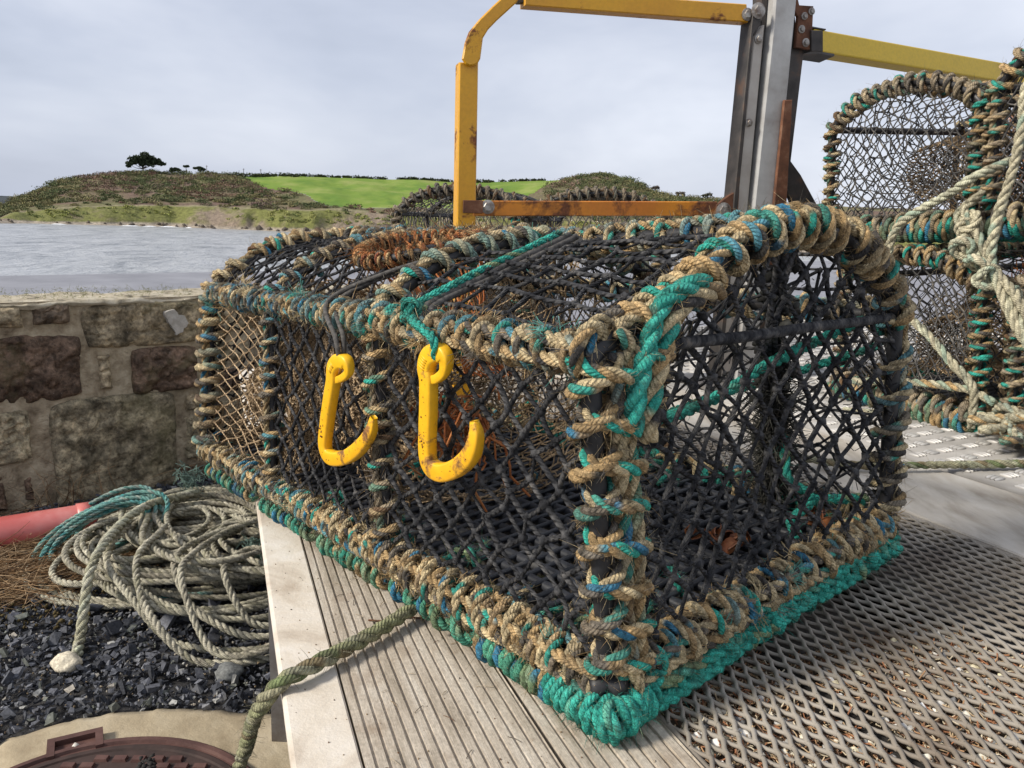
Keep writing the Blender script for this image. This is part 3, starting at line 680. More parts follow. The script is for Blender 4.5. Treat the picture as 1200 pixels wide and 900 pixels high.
# ================================================================== deck platform
A0, A1 = -.75, 2.25
M['edge_board'] = mat_simple('pale_composite_board', [(.3, V(.42, .35, .275)), (.5, V(.60, .54, .455)), (.72, V(.70, .66, .60))], 11., .8, [(50., .5, .0022), (300., .6, .0009)], dist=.8)
def mat_groove():
    m, nt, b = new_mat('weathered_grooved_board'); n = N_(nt)
    uvp = n('ShaderNodeAttribute', attribute_name='uvp').outputs['Vector']
    f = noise(n, n('ShaderNodeMapping', {'Vector': uvp, 'Scale': (1., 7., 1.)}).outputs['Vector'], 6., 6, .65, .3)
    f2 = noise(n, n('ShaderNodeMapping', {'Vector': uvp, 'Scale': (3., 60., 1.)}).outputs['Vector'], 22., 5, .7)
    f3 = noise(n, uvp, 260., 4, .7); f4 = noise(n, uvp, 14., 5, .6)
    c = ramp(n, f, [(.3, V(.33, .28, .215)), (.5, V(.52, .455, .37)), (.7, V(.64, .585, .50))])
    c = mix(n, 1., c, ramp(n, f2, [(.3, .62), (.7, 1.15)]), 'MULTIPLY'); c = mix(n, 1., c, ramp(n, f3, [(.3, .75), (.65, 1.1)]), 'MULTIPLY')
    c = mix(n, ramp(n, f4, [(.56, 0.), (.72, .55)]), c, V(.20, .13, .075))
    dye = n('ShaderNodeAttribute', attribute_name='dye').outputs['Color']; c = mix(n, 1., c, dye, 'MULTIPLY')
    nt.links.new(c, b.inputs['Base Color']); b.inputs['Roughness'].default_value = .85; b.inputs['Specular IOR Level'].default_value = .3
    nr = bump(n, f2, .5, .0012); nr = bump(n, f3, .5, .0006, nr); nt.links.new(nr, b.inputs['Normal'])
    return m
M['groove'] = mat_groove()
M['plank'] = mat_simple('weathered_plank', [(.3, V(.30, .26, .21)), (.5, V(.46, .42, .36)), (.72, V(.56, .53, .48))], 5., .85, [(26., .6, .0012), (180., .5, .0008)], stretch=(5, 1.5, 5), dist=.3)
M['grating'] = mat_simple('rusty_expanded_steel', [(.3, V(.16, .125, .095)), (.5, V(.27, .24, .20)), (.7, V(.36, .33, .29))], 7., .75, [(250., .7, .0007)], metal=.05)
M['tread'] = mat_simple('grey_tread_plate', [(.3, V(.27, .255, .235)), (.55, V(.38, .365, .345)), (.72, V(.48, .465, .445))], 10., .55, [(200., .4, .0006)], metal=.35, rough2=.75)
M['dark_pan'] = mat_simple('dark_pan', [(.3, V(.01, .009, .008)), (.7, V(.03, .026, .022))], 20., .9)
plat = thing('platform', deck(.7, .5, 0), 'low sloping platform of grooved boards, steel mesh and tread plate under the pots', 'platform')
def prism(g, prof, a0, a1, na=2, dye=None):
    prof = np.array(prof, float); k = len(prof); aa = np.linspace(a0, a1, na)
    v = np.vstack([deck(a, prof[:, :1], prof[:, 1:]) for a in aa])
    uv = np.vstack([np.c_[np.full(k, a), prof[:, 0], prof[:, 1]] for a in aa])
    c = None if dye is None else np.tile(np.asarray(dye), (na, 1))
    q = ring_quads(na, k); cen = np.vstack([deck(a0, *prof.mean(0)), deck(a1, *prof.mean(0))]); j = np.arange(k)
    tr = np.vstack([np.stack([j, (j + 1) % k, np.full(k, na * k)], 1), np.stack([(j + 1) % k + (na - 1) * k, j + (na - 1) * k, np.full(k, na * k + 1)], 1)])
    g.add(np.vstack([v, cen]), q, tr, None if c is None else np.vstack([c, c[:2]]), np.vstack([uv, uv[:2]]))
def grooved(b0, b1):
    top = []; pit = .0105; n = int(round((b1 - b0) / pit)); pit = (b1 - b0) / n; dye = []
    for i in range(n):
        x = b0 + i * pit; w = pit * .27
        for bb, c, dk in ((x, 0., 1), (x + pit - w - .0005, 0., 1), (x + pit - w, -.0026, .55), (x + pit - .0005, -.0026, .55)): top.append((bb, c)); dye.append(V(1, 1, 1))
    top.append((b1, 0)); dye.append(V(1, 1, 1))
    return top + [(b1, -.028), (b0, -.028)], np.array(dye + [V(1, 1, 1)] * 2)
for b0, b1, nm in ((-.2025, -.0575, 'grooved_board'), (-.0530, .0440, 'grooved_board')):
    g = G(); pr, dy = grooved(b0, b1); prism(g, pr, A0, A1, 40, dy); part(g, nm, 'groove', plat, smooth=False)
r_ = .004; g = G()
prism(g, [(-.259, -.030), (-.259, -r_), (-.2577, -.0012), (-.255, .0), (-.2062, 0), (-.2045, -.0015), (-.2045, -.030)], A0, A1, 2)
g2 = g; part(g2, 'edge_board', 'edge_board', plat, smooth=False, label='smooth pale board along the outer edge')
g = G(); prism(g, [(.6165, -.03), (.6165, -.002), (.6185, 0), (.811, 0), (.813, -.002), (.813, -.03)], A0, A1, 2); part(g, 'plank', 'plank', plat, smooth=False)
g = G(); prism(g, [(.823, -.012), (.823, .001), (2.3, .001), (2.3, -.012)], A0, A1, 2)
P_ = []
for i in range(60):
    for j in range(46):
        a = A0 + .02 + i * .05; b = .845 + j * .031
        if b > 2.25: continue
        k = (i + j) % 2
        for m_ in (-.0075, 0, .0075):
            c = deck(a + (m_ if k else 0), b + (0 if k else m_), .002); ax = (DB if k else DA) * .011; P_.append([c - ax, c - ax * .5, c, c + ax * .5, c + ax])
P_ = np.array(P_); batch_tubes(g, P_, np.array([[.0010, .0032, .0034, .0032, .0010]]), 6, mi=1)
part(g, 'tread_plate', [M['tread'], mat_simple('lit_tread_lug', [(.3, V(.40, .385, .365)), (.7, V(.62, .605, .58))], 25., .5, metal=.2)], plat, smooth=True)  # lugs coloured paler than the plate, their lit look put into the colour
# expanded steel: diamonds 33 x 15 mm, long way along the boards
g = G(); LW, SW = .0334, .0150; b0, b1 = .050, .612
nj = int((1.95 - A0) / (LW / 2)); ni = int((b1 - b0) / SW)
P_ = []
for j in range(nj):
    a = A0 + j * LW / 2
    for i in range(ni + 1):
        x = b0 + i * SW + (SW / 2 if j % 2 else 0)
        for sg in (-1, 1):
            y = x + sg * SW / 2
            if y < b0 - .004 or y > b1 + .004 or x > b1 + .004: continue
            f = np.array([0, .18, .5, .82, 1.]); e = np.array([.03, .08, .5, .92, .97]); h = (-.0010, .0012)[sg > 0]
            P_.append(deck(np.array(a + f * LW / 2)[:, None], np.array(x + (y - x) * e)[:, None], (-.0035 + h * np.sin(np.pi * f))[:, None]))
P_ = np.array(P_); w = .0022 * (1 + .06 * rng.normal(size=(len(P_), 1))) * np.array([[1.25, 1.05, .95, 1.05, 1.25]])
batch_tubes(g, P_, w, 6)
for bb in (b0 - .001, b1 + .001): tube(g, resample(ln(deck(A0, bb, -.006), deck(1.95, bb, -.006)), .1), .004, 6)
part(g, 'mesh_grating', 'grating', plat)
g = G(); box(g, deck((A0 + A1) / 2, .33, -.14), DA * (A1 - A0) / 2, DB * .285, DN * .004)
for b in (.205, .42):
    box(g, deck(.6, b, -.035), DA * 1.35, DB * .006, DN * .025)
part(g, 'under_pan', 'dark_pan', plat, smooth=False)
M['fascia'] = mat_simple('platform_steel', [(.3, V(.10, .08, .065)), (.55, V(.22, .21, .2)), (.7, V(.30, .30, .29))], 12., .6, [(150., .4, .0006)], metal=.4)
g = G(); box(g, deck((A0 + A1) / 2, -.250, -.075), DA * (A1 - A0) / 2, DB * .006, DN * .042); box(g, deck((A0 + A1) / 2, 2.29, -.075), DA * (A1 - A0) / 2, DB * .006, DN * .06)
for a in (A0 + .01, A1 - .01, .2, 1.2): box(g, deck(a, 1.02, -.08), DA * .006, DB * 1.262, DN * .046)
part(g, 'fascia', 'fascia', plat, smooth=False)
for a in (-.5, .8, 2.1):
    for b in (-.22, 1., 2.2):
        g = G(); p = deck(a, b, -.12); z = p[2] - .002; box(g, V(p[0], p[1], z / 2), V(.025, 0, 0), V(0, .025, 0), V(0, 0, z / 2)); part(g, 'leg', 'fascia', plat, smooth=False)
# litter lying in the pan under the mesh
M['litter'] = mat_dye('litter', 150., .9, .6, 1.25, [(400., .6, .0008)])
g = G()
for b0_, b1_, a1_ in ((.052, .196, .32), (.214, .412, .10)):
    u = np.linspace(A0, a1_, 90); w = np.linspace(b0_, b1_, 20); U, W = np.meshgrid(u, w, indexing='ij')
    X = deck(U[..., None], W[..., None], (-.016 - .05 * np.clip((U - a1_ + .12) / .12, 0, 1) ** 2 + .004 * fbm(np.stack([U, W, 0 * U], -1), 40.) - .012 * np.clip(.5 - fbm(np.stack([U, W, 0 * U + 3], -1), 9.) * 1.2, 0, 1) * (W > .2))[..., None])
    i = (np.arange(89)[:, None] * 20 + np.arange(19)[None]).ravel()
    g.add(X.reshape(-1, 3), np.stack([i, i + 1, i + 21, i + 20], 1), None, V(.13, .095, .065))
    n = int(8500 * (b1_ - b0_) / .2); a = rng.uniform(A0 + .1, a1_ - .02, n); b = rng.uniform(b0_, b1_, n)
    dr = unit(np.stack([rng.normal(size=n), rng.normal(size=n), .25 * rng.normal(size=n)], 1)); dd = dr[:, :1] * DA + dr[:, 1:2] * DB + dr[:, 2:] * DN
    c = deck(a[:, None], b[:, None], -.0095 + .003 * rng.random((n, 1)) - .05 * np.clip((a[:, None] - a1_ + .12) / .12, 0, 1) ** 2); ll = rng.uniform(.002, .0085, (n, 1)); cu = rng.normal(size=(n, 3)) * .3
    pal = np.array([V(.40, .24, .13), V(.34, .15, .075), V(.50, .37, .23), V(.19, .11, .07), V(.58, .5, .36)])
    batch_tubes(g, np.stack([c + (dd * s + cu * s * s) * ll for s in (-1, -.3, .3, 1.)], 1), .0007, 4, pal[rng.integers(5, size=n)])
    n = int(900 * (b1_ - b0_) / .2); a = rng.uniform(A0 + .1, a1_ - .08, n); b = rng.uniform(b0_, b1_, n)
    pal = np.array([V(.58, .57, .55), V(.40, .39, .37), V(.75, .7, .58), V(.2, .2, .2), V(.7, .64, .46), V(.82, .8, .76)])
    blobs(g, deck(a[:, None], b[:, None], -.0105), rng.uniform(.002, .0062, n), .3, pal[rng.integers(6, size=n)])
stuff(g.build('litter', M['litter'], loc=deck(0, .2, -.02)), 'straw bits, twigs and small pebbles lying beneath the rusty mesh', 'litter')
# specks on the boards
g = G(); n = 300; a = rng.uniform(-.1, .75, n); b = np.where(rng.random(n) < .8, rng.uniform(-.2, .04, n), rng.uniform(-.255, -.2, n))
pal = np.array([V(.16, .09, .05), V(.09, .07, .055), V(.28, .2, .12), V(.4, .33, .24)])
blobs(g, deck(a[:, None], b[:, None], .0004), rng.uniform(.0003, .0009, n), .4, pal[rng.integers(4, size=n)])
n = 70; a = rng.uniform(-.1, .8, n); b = rng.uniform(-.2, .04, n); dr = rng.normal(size=(n, 2)); dd = unit(dr[:, :1] * DA + dr[:, 1:] * DB); c = deck(a[:, None], b[:, None], .0008)
batch_tubes(g, np.stack([c + (dd * s) * rng.uniform(.002, .009, (n, 1)) + DN * .001 * (1 - s * s) for s in (-1, 0, 1.)], 1), .00035, 4, pal[rng.integers(4, size=n)])
stuff(g.build('crumbs', M['litter'], loc=deck(.3, 0, 0)), 'dark crumbs and straw specks scattered over the pale boards', 'crumbs')
g = G(); tube(g, catmull([deck(.275, -.158, .0012), deck(.262, -.138, .002), deck(.262, -.118, .0016), deck(.25, -.098, .002)]), .0011, 6, V(.12, .055, .03))
tag(g.build('twig', M['litter'], loc=deck(.27, -.14, 0)), 'thin reddish twig lying on the grooved board beside the pot', 'twig')

# ================================================================== ropes on the deck
def rope_obj(name, pts, R, dye, label, group=None, fuzz=150, n=14, lay=6.5, worn=.1):
    g = G(); p = catmull(pts, n); rope(g, p, R, dye, fuzz=fuzz, S=9, lay=lay, worn=worn)
    return tag(g.build(name, M['rope_coarse'], loc=np.asarray(pts[0])), label, 'rope', group)
rope_obj('mooring_rope', [deck(.26, .06, .012), V(-.050,.838,.5225), V(-0.086,0.815,0.5235), V(-0.132,0.749,0.5200), V(-0.162,0.711,0.5185), V(-0.188,0.680,0.5170), V(-.207,.664,.512), V(-.232,.675,.475), V(-.262,.74,.41), V(-.29,.80,.34), V(-.316,.838,.27), V(-.335,.85,.16), V(-.35,.86,.06), V(-.38,.90,.014), V(-.44,1.0,.012)], .0087, D_MOSS, 'mossy green rope coming from under the pot and over the board edge', None, 250)
rope_obj('mooring_rope', [V(.44,1.30,.575), V(0.56,1.262,0.569), V(0.638,1.242,0.577), V(0.705,1.237,0.582), V(0.838,1.229,0.5925), V(1.0,1.22,.606)], .0070, D_MOSS, 'worn rope stretched straight over the pale plank at the right', None, 150)
rope_obj('mooring_rope', [V(.72,1.66,.572), V(0.827,1.585,0.582), V(0.876,1.52,0.5865), V(0.92,1.455,0.592), V(0.97,1.40,.598), V(1.06,1.36,.606)], .0065, D_PALE, 'pale rope lying on the tread plate at the foot of the stacked pots', None, 150)

# ================================================================== stacked pots at the right and behind
def back_pot(rc, lc, axis, length, hs, rise, label, group, dye=D_WORN, seed=0, up=DN, twn='twine_grey', rR=.0085, tan_tunnel=True, full=True):
    """rc, lc: base corners of the end that faces us; axis: unit vector along the pot"""
    rc = np.asarray(rc, float); lc = np.asarray(lc, float); up = unit(up); ax = unit(axis) * length
    k = Cage({(0,0,0): lc, (0,1,0): rc, (1,0,0): lc + ax, (1,1,0): rc + ax, (0,0,1): lc + up * hs, (0,1,1): rc + up * hs, (1,0,1): lc + ax + up * hs, (1,1,1): rc + ax + up * hs}, up, rise)
    th = thing('lobster_pot', (rc + lc) / 2, label, 'lobster pot', group); en = -unit(axis)
    for a in (0., .5, 1.):
        g = G(); tube(g, resample(k.hoop(a), .015), .008, 7); part(g, 'hoop', 'tar', th)
    bb = [k.bil(1, sl, 0.), k.bil(1, sl, 1.), k.arch(sl, .5), k.bil(0, sl, 0.), k.bil(0, sl, 1.), k.bil(0, 0., sl), k.bil(0, 1., sl)]
    for p in bb: g = G(); tube(g, resample(p, .03), .008, 7); part(g, 'rail', 'tar', th)
    part(diamond(lambda u, v: k.end(0., u, v), 14, 18, .0014, .13, .05, slack=.012), 'netting', twn, th)
    part(diamond(lambda u, v: k.end(1., u, v), 12, 13, .0013, .13, .06, slack=.012, knots=1.5, S=4), 'netting', twn, th)
    for t in (0., 1.): part(diamond(lambda u, v: k.side(u, t, v), 22, 15, .0014, .13, .05, slack=.01, S=4), 'netting', twn, th)
    part(diamond(lambda u, v: k.arch(u, v), 18, 18, .0013, .13, .06, slack=.01, S=4), 'netting', twn, th)
    g = G()
    for i in range(14): tube(g, resample(k.bil(0, sl, (i + .5) / 14), .05), .0045, 5)
    part(g, 'base_grid', 'slat', th)
    if tan_tunnel:
        def fn(u, v):
            a = 2 * np.pi * u; e0 = k.end(.03 + 0 * a, .74 + .20 * np.cos(a), .40 + .20 * np.sin(a)); e1 = k.end(.45 + 0 * a, .62 + .34 * np.cos(a), .48 + .36 * np.sin(a))
            return e0 * pl(1 - v) + e1 * pl(v)
        part(diamond(fn, 44, 26, .0013, .2, .08, slack=.025, knots=1.5, S=4), 'tunnel_netting', 'twine_tan', th)
        def fn2(u, v):
            a = 2 * np.pi * u; e0 = k.end(.02 + 0 * a, .5 + .44 * np.cos(a), .5 + .44 * np.sin(a)); e1 = k.end(.13 + 0 * a, .50 + .07 * np.cos(a), .42 + .07 * np.sin(a))
            return e0 * pl(1 - v) + e1 * pl(v)
        part(diamond(fn2, 18, 8, .0013, .15, .08, slack=.012, S=4), 'inner_funnel', twn, th)
        part(diamond(lambda u, v: k.end(.62 - .1 * u * v, u, v), 18, 18, .0014, .25, .1, slack=.04, knots=1.5, S=4), 'tunnel_netting', 'twine_orange', th)
        part(diamond(lambda u, v: k.end(.30 + .1 * np.sin(5 * u), u, v * .62), 24, 18, .0013, .25, .1, slack=.04, knots=1.5, S=4), 'tunnel_netting', 'twine_tan', th)
    f = 260
    binding(k.arch(0., np.linspace(0, 1, 50)), .008, rR, .042, dye=dye, runners=[up * .009], fuzz=f, parent=th, worn=.3)
    binding(k.side(0., 0., np.linspace(0, 1, 12)), .008, rR * .9, .036, dye=dye, runners=[en * .007], fuzz=f, parent=th, worn=.3)
    binding(k.side(0., 1., np.linspace(0, 1, 12)), .008, rR * .9, .034, dye=dyer([TAN * .8, V(.28, .25, .17)], [TEAL, TEAL, GREY], .05, .5), runners=[en * .008], fuzz=f, parent=th, worn=.2)
    for p in bb[1:3]: binding(p, .008, rR * .9, .05, dye=dye, fuzz=120, parent=th, worn=.3)
    g = G()
    for p, off in ((bb[5], en * .01), (bb[3], 0), (bb[4], 0)):
        q = p - up * .004 + off
        rope(g, coil(q, .018, .024, jit=.25), .0095, D_TEAL if off is 0 else dyer([TEAL, V(.08, .3, .2), V(.2, .27, .17)], [TAN, GREY, BLUE], .06, .45), fuzz=200, worn=.1); rope(g, coil(q + up * .014, .018, .03, jit=.3), .009, dye, fuzz=200, worn=.3)
    part(g, 'base_binding', 'rope', th)
    binding(k.arch(.5, np.linspace(0, 1, 40)), .008, rR * .9, .06, dye=dye, fuzz=60, parent=th)
    return th, k
AXR = unit(V(.914, .36, .06)); FD = unit(V(.144, -.352, .025)); gr = 'stacked pots at the right'
LLr = V(.889, 1.466, .607); LLl = V(.775, 1.821, .597)
ULr = V(.8965, 1.5876, .968); ULl = V(.7528, 1.940, .948)
back_pot(ULr, ULl, AXR, .8, .235, .085, 'grey netted pot with a round end against the sky, on top of the stack', gr, seed=1)
back_pot(LLr, LLl, AXR, .8, .25, .075, 'pot at the bottom of the stack, with the pale funnel and ropes across its end', gr, seed=2)
back_pot(LLr + FD * .43 + AXR * .05, LLr + FD * .05 + AXR * .03, AXR, .8, .25, .08, 'lower pot at the right edge, half out of the picture behind the hanging rope', gr, seed=3)
back_pot(ULr + FD * .43 - AXR * .02 + DN * .02, ULr + FD * .05 - AXR * .02 + DN * .0, AXR, .8, .25, .10, 'upper pot at the right edge, its rim rising in front of the yellow bar', gr, seed=4)
RPA=[(0.8557,1.409,1.217),(0.8545,1.412,1.135),(0.8521,1.417,1.057),(0.8473,1.428,0.9919),(0.8464,1.43,0.9322),(0.8515,1.419,0.8878),(0.8694,1.379,0.817),(0.8925,1.327,0.7512),(.91,1.29,.70),(.93,1.25,.64),(.95,1.2,.612)]
RPB=[(.90,1.50,1.09),(0.829,1.494,1.056),(0.8131,1.53,1.03),(0.7888,1.585,0.9986),(0.7706,1.626,0.9697),(0.7632,1.642,0.9298),(0.7638,1.641,0.8831),(0.7744,1.617,0.8278),(0.7887,1.585,0.7919),(0.8137,1.529,0.7544),(0.8354,1.48,0.7133),(0.8561,1.433,0.6743),(0.8598,1.425,0.60)]
RPC=[(.745,1.69,.63),(0.7898,1.607,0.6483),(0.8175,1.545,0.6594),(0.8407,1.492,0.6659),(0.862,1.444,0.667),(.88,1.40,.655)]
RPD=[(.85,1.51,1.02),(0.8181,1.506,0.9881),(0.8257,1.489,0.9605),(0.8346,1.469,0.9334),(0.8437,1.449,0.9009),(0.8545,1.425,0.8723),(0.8676,1.395,0.8422),(0.8833,1.359,0.7976),(.90,1.32,.76)]
rope_obj('hanging_rope', [(.93,1.36,1.30)] + RPA, .0092, D_PALE, 'thick pale rope hanging down in front of the right-hand pots', 'pale ropes over the stacked pots')
rope_obj('hanging_rope', RPB, .0088, D_PALE, 'pale rope looping off the upper pot and slanting down the lower pot end', 'pale ropes over the stacked pots')
rope_obj('hanging_rope', RPC, .0085, dyer([PALE*.8, V(.40,.48,.36)], [TAN, V(.3,.4,.32)], .06, .3), 'greenish pale rope lying level along the bottom pot base', 'pale ropes over the stacked pots')
g = G()
pk = np.array(RPD); rope(g, catmull(pk), .0085, D_PALE, fuzz=200); rope(g, catmull(pk + V(.004, -.012, .012)), .0085, D_PALE, fuzz=200)
for k in range(9):
    c = pk[2 + k % 5] + rng.normal(size=3) * .008; a = np.linspace(0, 7.2, 30); d1 = unit(rng.normal(size=3)); d2 = unit(np.cross(d1, rng.normal(size=3)))
    rope(g, c + .017 * (np.cos(a)[:, None] * d1 + np.sin(a)[:, None] * d2), .0075, D_PALE, fuzz=150)
tag(g.build('knotted_rope', M['rope_coarse'], loc=pk[0]), 'pale rope tied in a lump of knots between the upper and lower pots', 'rope', 'pale ropes over the stacked pots')
g = G(); cen = V(.875, 1.36, .64)
pts = [cen + V(rng.normal() * .04, rng.normal() * .05, abs(rng.normal()) * .03 - .03) for _ in range(16)]
rope(g, catmull(pts, 12), .008, dyer([PALE * .85, V(.4, .38, .28)], [V(.4, .45, .36), TAN], .06, .3), fuzz=200); rope(g, catmull(pts[::-1], 12) + V(.02, -.03, -.01), .0075, D_WORN, fuzz=200)
tag(g.build('tangled_rope', M['rope_coarse'], loc=cen), 'tangled pale rope heaped low against the right-hand pots', 'rope', 'pale ropes over the stacked pots')
D_DULL = dyer([V(.34, .28, .20), V(.28, .23, .17), V(.40, .34, .25)], [GREY, BROWN, V(.2, .2, .16)], .05, .35)
# pots behind the yellow bar
UPB = V(0, 0, 1)
def dz(x, y): return DP[2] - ((x - DP[0]) * DN[0] + (y - DP[1]) * DN[1]) / DN[2]
ax_b = unit(V(.25, 1., 0))
for (x0, y0, x1, y1, hs, ri, lab) in ((-.36, 2.60, .02, 2.50, .465, .085, 'grey netted pot behind the yellow upright, left of the pair'), (.06, 2.55, .46, 2.46, .43, .085, 'weathered pot behind the rusty lower bar, right of the pair')):
    back_pot((x1, y1, dz(x1, y1) + .03), (x0, y0, dz(x0, y0) + .03), ax_b, .55, hs, ri, lab, 'pots standing behind the yellow bar', twn='twine_grey', rR=.0085, tan_tunnel=False, dye=D_DULL)

# ================================================================== yellow guard frame on its post
M['yellow'] = mat_paint('orange_yellow_paint', V(.66, .34, .010), V(.58, .27, .012), V(.20, .07, .025), .565, .42, .06, 11.)
M['yellow_rusty'] = mat_paint('rusty_orange_paint', V(.66, .25, .012), V(.52, .16, .015), V(.16, .055, .022), .50, .5, .10, 9.)
M['yellow_clean'] = mat_paint('yellow_paint', V(.66, .44, .010), V(.60, .40, .012), V(.35, .28, .2), .66, .45, .04, 14.)
M['galv'] = mat_simple('galvanised_steel', [(.3, V(.27, .25, .23)), (.52, V(.44, .435, .42)), (.72, V(.55, .55, .53))], 10., .55, [(120., .35, .0006)], metal=.12, rough2=.7)
M['brown_steel'] = mat_simple('brown_stained_steel', [(.3, V(.28, .23, .19)), (.52, V(.46, .42, .37)), (.72, V(.56, .53, .48))], 8., .6, [(120., .35, .0006)], metal=.1)
M['dark_steel'] = mat_simple('dark_rusting_steel', [(.3, V(.03, .028, .026)), (.55, V(.075, .066, .06)), (.72, V(.16, .09, .055))], 16., .6, [(130., .5, .0008)], metal=.4)
M['rust'] = mat_simple('rust', [(.3, V(.06, .025, .014)), (.55, V(.16, .065, .032)), (.72, V(.27, .15, .09))], 22., .85, [(130., .6, .001)])
M['bolt'] = mat_simple('bolt_steel', [(.3, V(.12, .08, .06)), (.6, V(.38, .36, .33))], 60., .5, [(300., .4, .0004)], metal=.6)
FU = V(-.122, 1.83, 0); FH = V(.9607, .2777, 0); FM = V(.2777, -.9607, 0)
def fpt(h, z, o=0.): return FU + FH * h + V(0, 0, z) + FM * o
fr = thing('guard_frame', fpt(.75, dz(.6, 2.04)), 'yellow painted steel frame hinged on a grey galvanised post behind the pot', 'steel frame')
def plate(name, poly, o0, o1, m, bev=.003):
    """a plate or bar with this outline, between two depths, its edges chamfered"""
    p = np.array(poly); c = p.mean(0); k = len(p)
    area = .5 * np.sum(p[:, 0] * np.roll(p[:, 1], -1) - np.roll(p[:, 0], -1) * p[:, 1])
    if area < 0: p = p[::-1]
    e1 = unit(np.roll(p, -1, 0) - p); e0 = np.roll(e1, 1, 0); nn = unit(np.stack([-(e0 + e1)[:, 1], (e0 + e1)[:, 0]], 1)); q = p + nn * bev
    R = [np.array([fpt(h, z, o) for h, z in pp]) for pp, o in ((q, o1), (p, o1 - bev * np.sign(o1 - o0)), (p, o0 + bev * np.sign(o1 - o0)), (q, o0))]
    g = G(); v = np.vstack(R); qd = ring_quads(4, k)
    import mathutils.geometry as mg
    tri = np.array(mg.tessellate_polygon([[Vector((a, b, 0)) for a, b in q]]))
    g.add(v, qd, np.vstack([tri, tri + 3 * k])); return part(g, name, m, fr, smooth=False)
F_UP=[(-0.0269,1.274),(0.015,1.277),(0.0198,0.9332),(0.0198,.50),(-.024,.50),(-0.024,0.9316)]
F_ELB=[(-0.0233,1.279),(-.018,1.312),(-0.0096,1.335),(.012,1.362),(0.0382,1.389),(0.0754,1.425),(0.1064,1.424),(0.0918,1.402),(0.0507,1.363),(.032,1.343),(0.0212,1.325),(0.0168,1.283),(.012,1.274),(0.0057,1.269),(-0.006,1.266),(-0.0154,1.269)]
F_TOPB=[(0.1138,1.437),(0.6576,1.463),(0.6664,1.424),(0.1152,1.403)]
F_LINK=[(0.0829,1.429),(0.1294,1.434),(0.1304,1.413),(0.1031,1.41)]
F_LOWB=[(0.0123,0.9844),(0.6252,1.009),(0.6289,0.9743),(0.0133,0.9502)]
F_HNG=[(0.6213,1.001),(0.6499,1.023),(0.6815,1.041),(0.6845,0.9702),(0.6414,0.9685),(0.6211,0.9802)]
zb = .53
F_PL1=[(0.6689,1.445),(0.6901,1.447),(0.6933,1.419),(0.6772,1.396),(0.6797,0.9674),(.6797,zb),(.6650,zb),(0.6679,0.967),(0.6662,1.021)]
F_PL2=[(0.6812,1.391),(0.7033,1.421),(0.7079,1.421),(0.7118,0.9626),(.7118,zb),(.674,zb),(0.6775,0.9612)]
F_MAIN=[(0.7191,1.56),(0.7795,1.563),(0.7818,1.473),(0.7841,1.235),(0.7786,0.9649),(.776,zb),(.720,zb),(0.7203,0.9629),(0.7227,1.428)]
F_DARKL=[(0.6973,1.512),(0.7171,1.515),(0.7203,1.428),(0.7184,0.963),(.718,zb),(.7132,zb),(0.7133,0.9626),(0.7093,1.415)]
F_RGT=[(0.7962,1.502),(0.8236,1.393),(0.8438,1.383),(0.8409,1.102),(.838,zb),(.800,zb),(0.7997,1.124),(0.8034,1.288),(0.7957,1.435)]
F_BRKT=[(0.7862,1.522),(0.8053,1.478),(0.8445,1.48),(0.8526,1.381),(0.8075,1.383),(0.8051,1.453),(0.7893,1.468)]
F_RUST=[(0.7682,1.254),(0.7904,1.256),(0.8068,1.003),(.80,.86),(.768,.86),(0.7698,0.9892)]
F_BRC=[(0.7957,1.147),(0.8613,1.085),(0.9188,1.014),(0.96,0.93),(0.91,0.90),(0.836,1.029),(0.793,1.084)]
F_RBR=[(0.8416,1.424),(0.8753,1.427),(0.8822,1.379),(0.8483,1.376)]
plate('upright', F_UP, -.022, .022, 'yellow'); plate('elbow', F_ELB, .0235, .034, 'yellow'); plate('top_bar', F_TOPB, -.02, .02, 'yellow'); plate('link_plate', F_LINK, -.012, .012, 'dark_steel', .001)
plate('lower_bar', F_LOWB, -.020, .0245, 'yellow_rusty'); plate('end_plate', [(-.012, .956), (.034, .957), (.034, .985), (-.012, .984)], .0255, .0285, 'rust', .001); plate('hinge_plate', F_HNG, .018, .027, 'rust', .002)
plate('hinge_strip', F_PL1, -.02, .030, 'dark_steel', .002); plate('side_channel', F_PL2, .0, .024, 'brown_steel'); plate('post', F_MAIN, -.03, .034, 'galv', .005); plate('gap_strip', F_DARKL, -.03, .008, 'dark_steel', .001)
plate('rear_post', F_RGT, -.06, -.006, 'dark_steel'); plate('bracket', F_BRKT, -.001, .010, 'rust', .001); plate('rust_flat', F_RUST, .036, .046, 'rust', .002); plate('brace', F_BRC, -.004, .012, 'dark_steel', .002); plate('bar_bracket', F_RBR, -.02, .016, 'dark_steel', .002)
def bolt(h, z, r, o):
    g = G(); c = fpt(h, z, o); a = np.linspace(0, 2 * np.pi, 7)[:6]
    for k, (rr, dd) in enumerate(((r, .006),)):
        ring = [np.array([c + FM * d + FH * rr * s * math.cos(x) + V(0, 0, 1) * rr * s * math.sin(x) for x in a]) for d, s in ((0, 1), (.005, 1), (.0065, .85))]
        v = np.vstack(ring + [[c + FM * .0068]]); g.add(v, ring_quads(3, 6), np.stack([np.arange(6) + 12, (np.arange(6) + 1) % 6 + 12, np.full(6, 18)], 1))
    tube(g, np.array([c - FM * .001, c + FM * .0015]), r * 1.45, 16)
    part(g, 'bolt', 'bolt', fr, smooth=False)
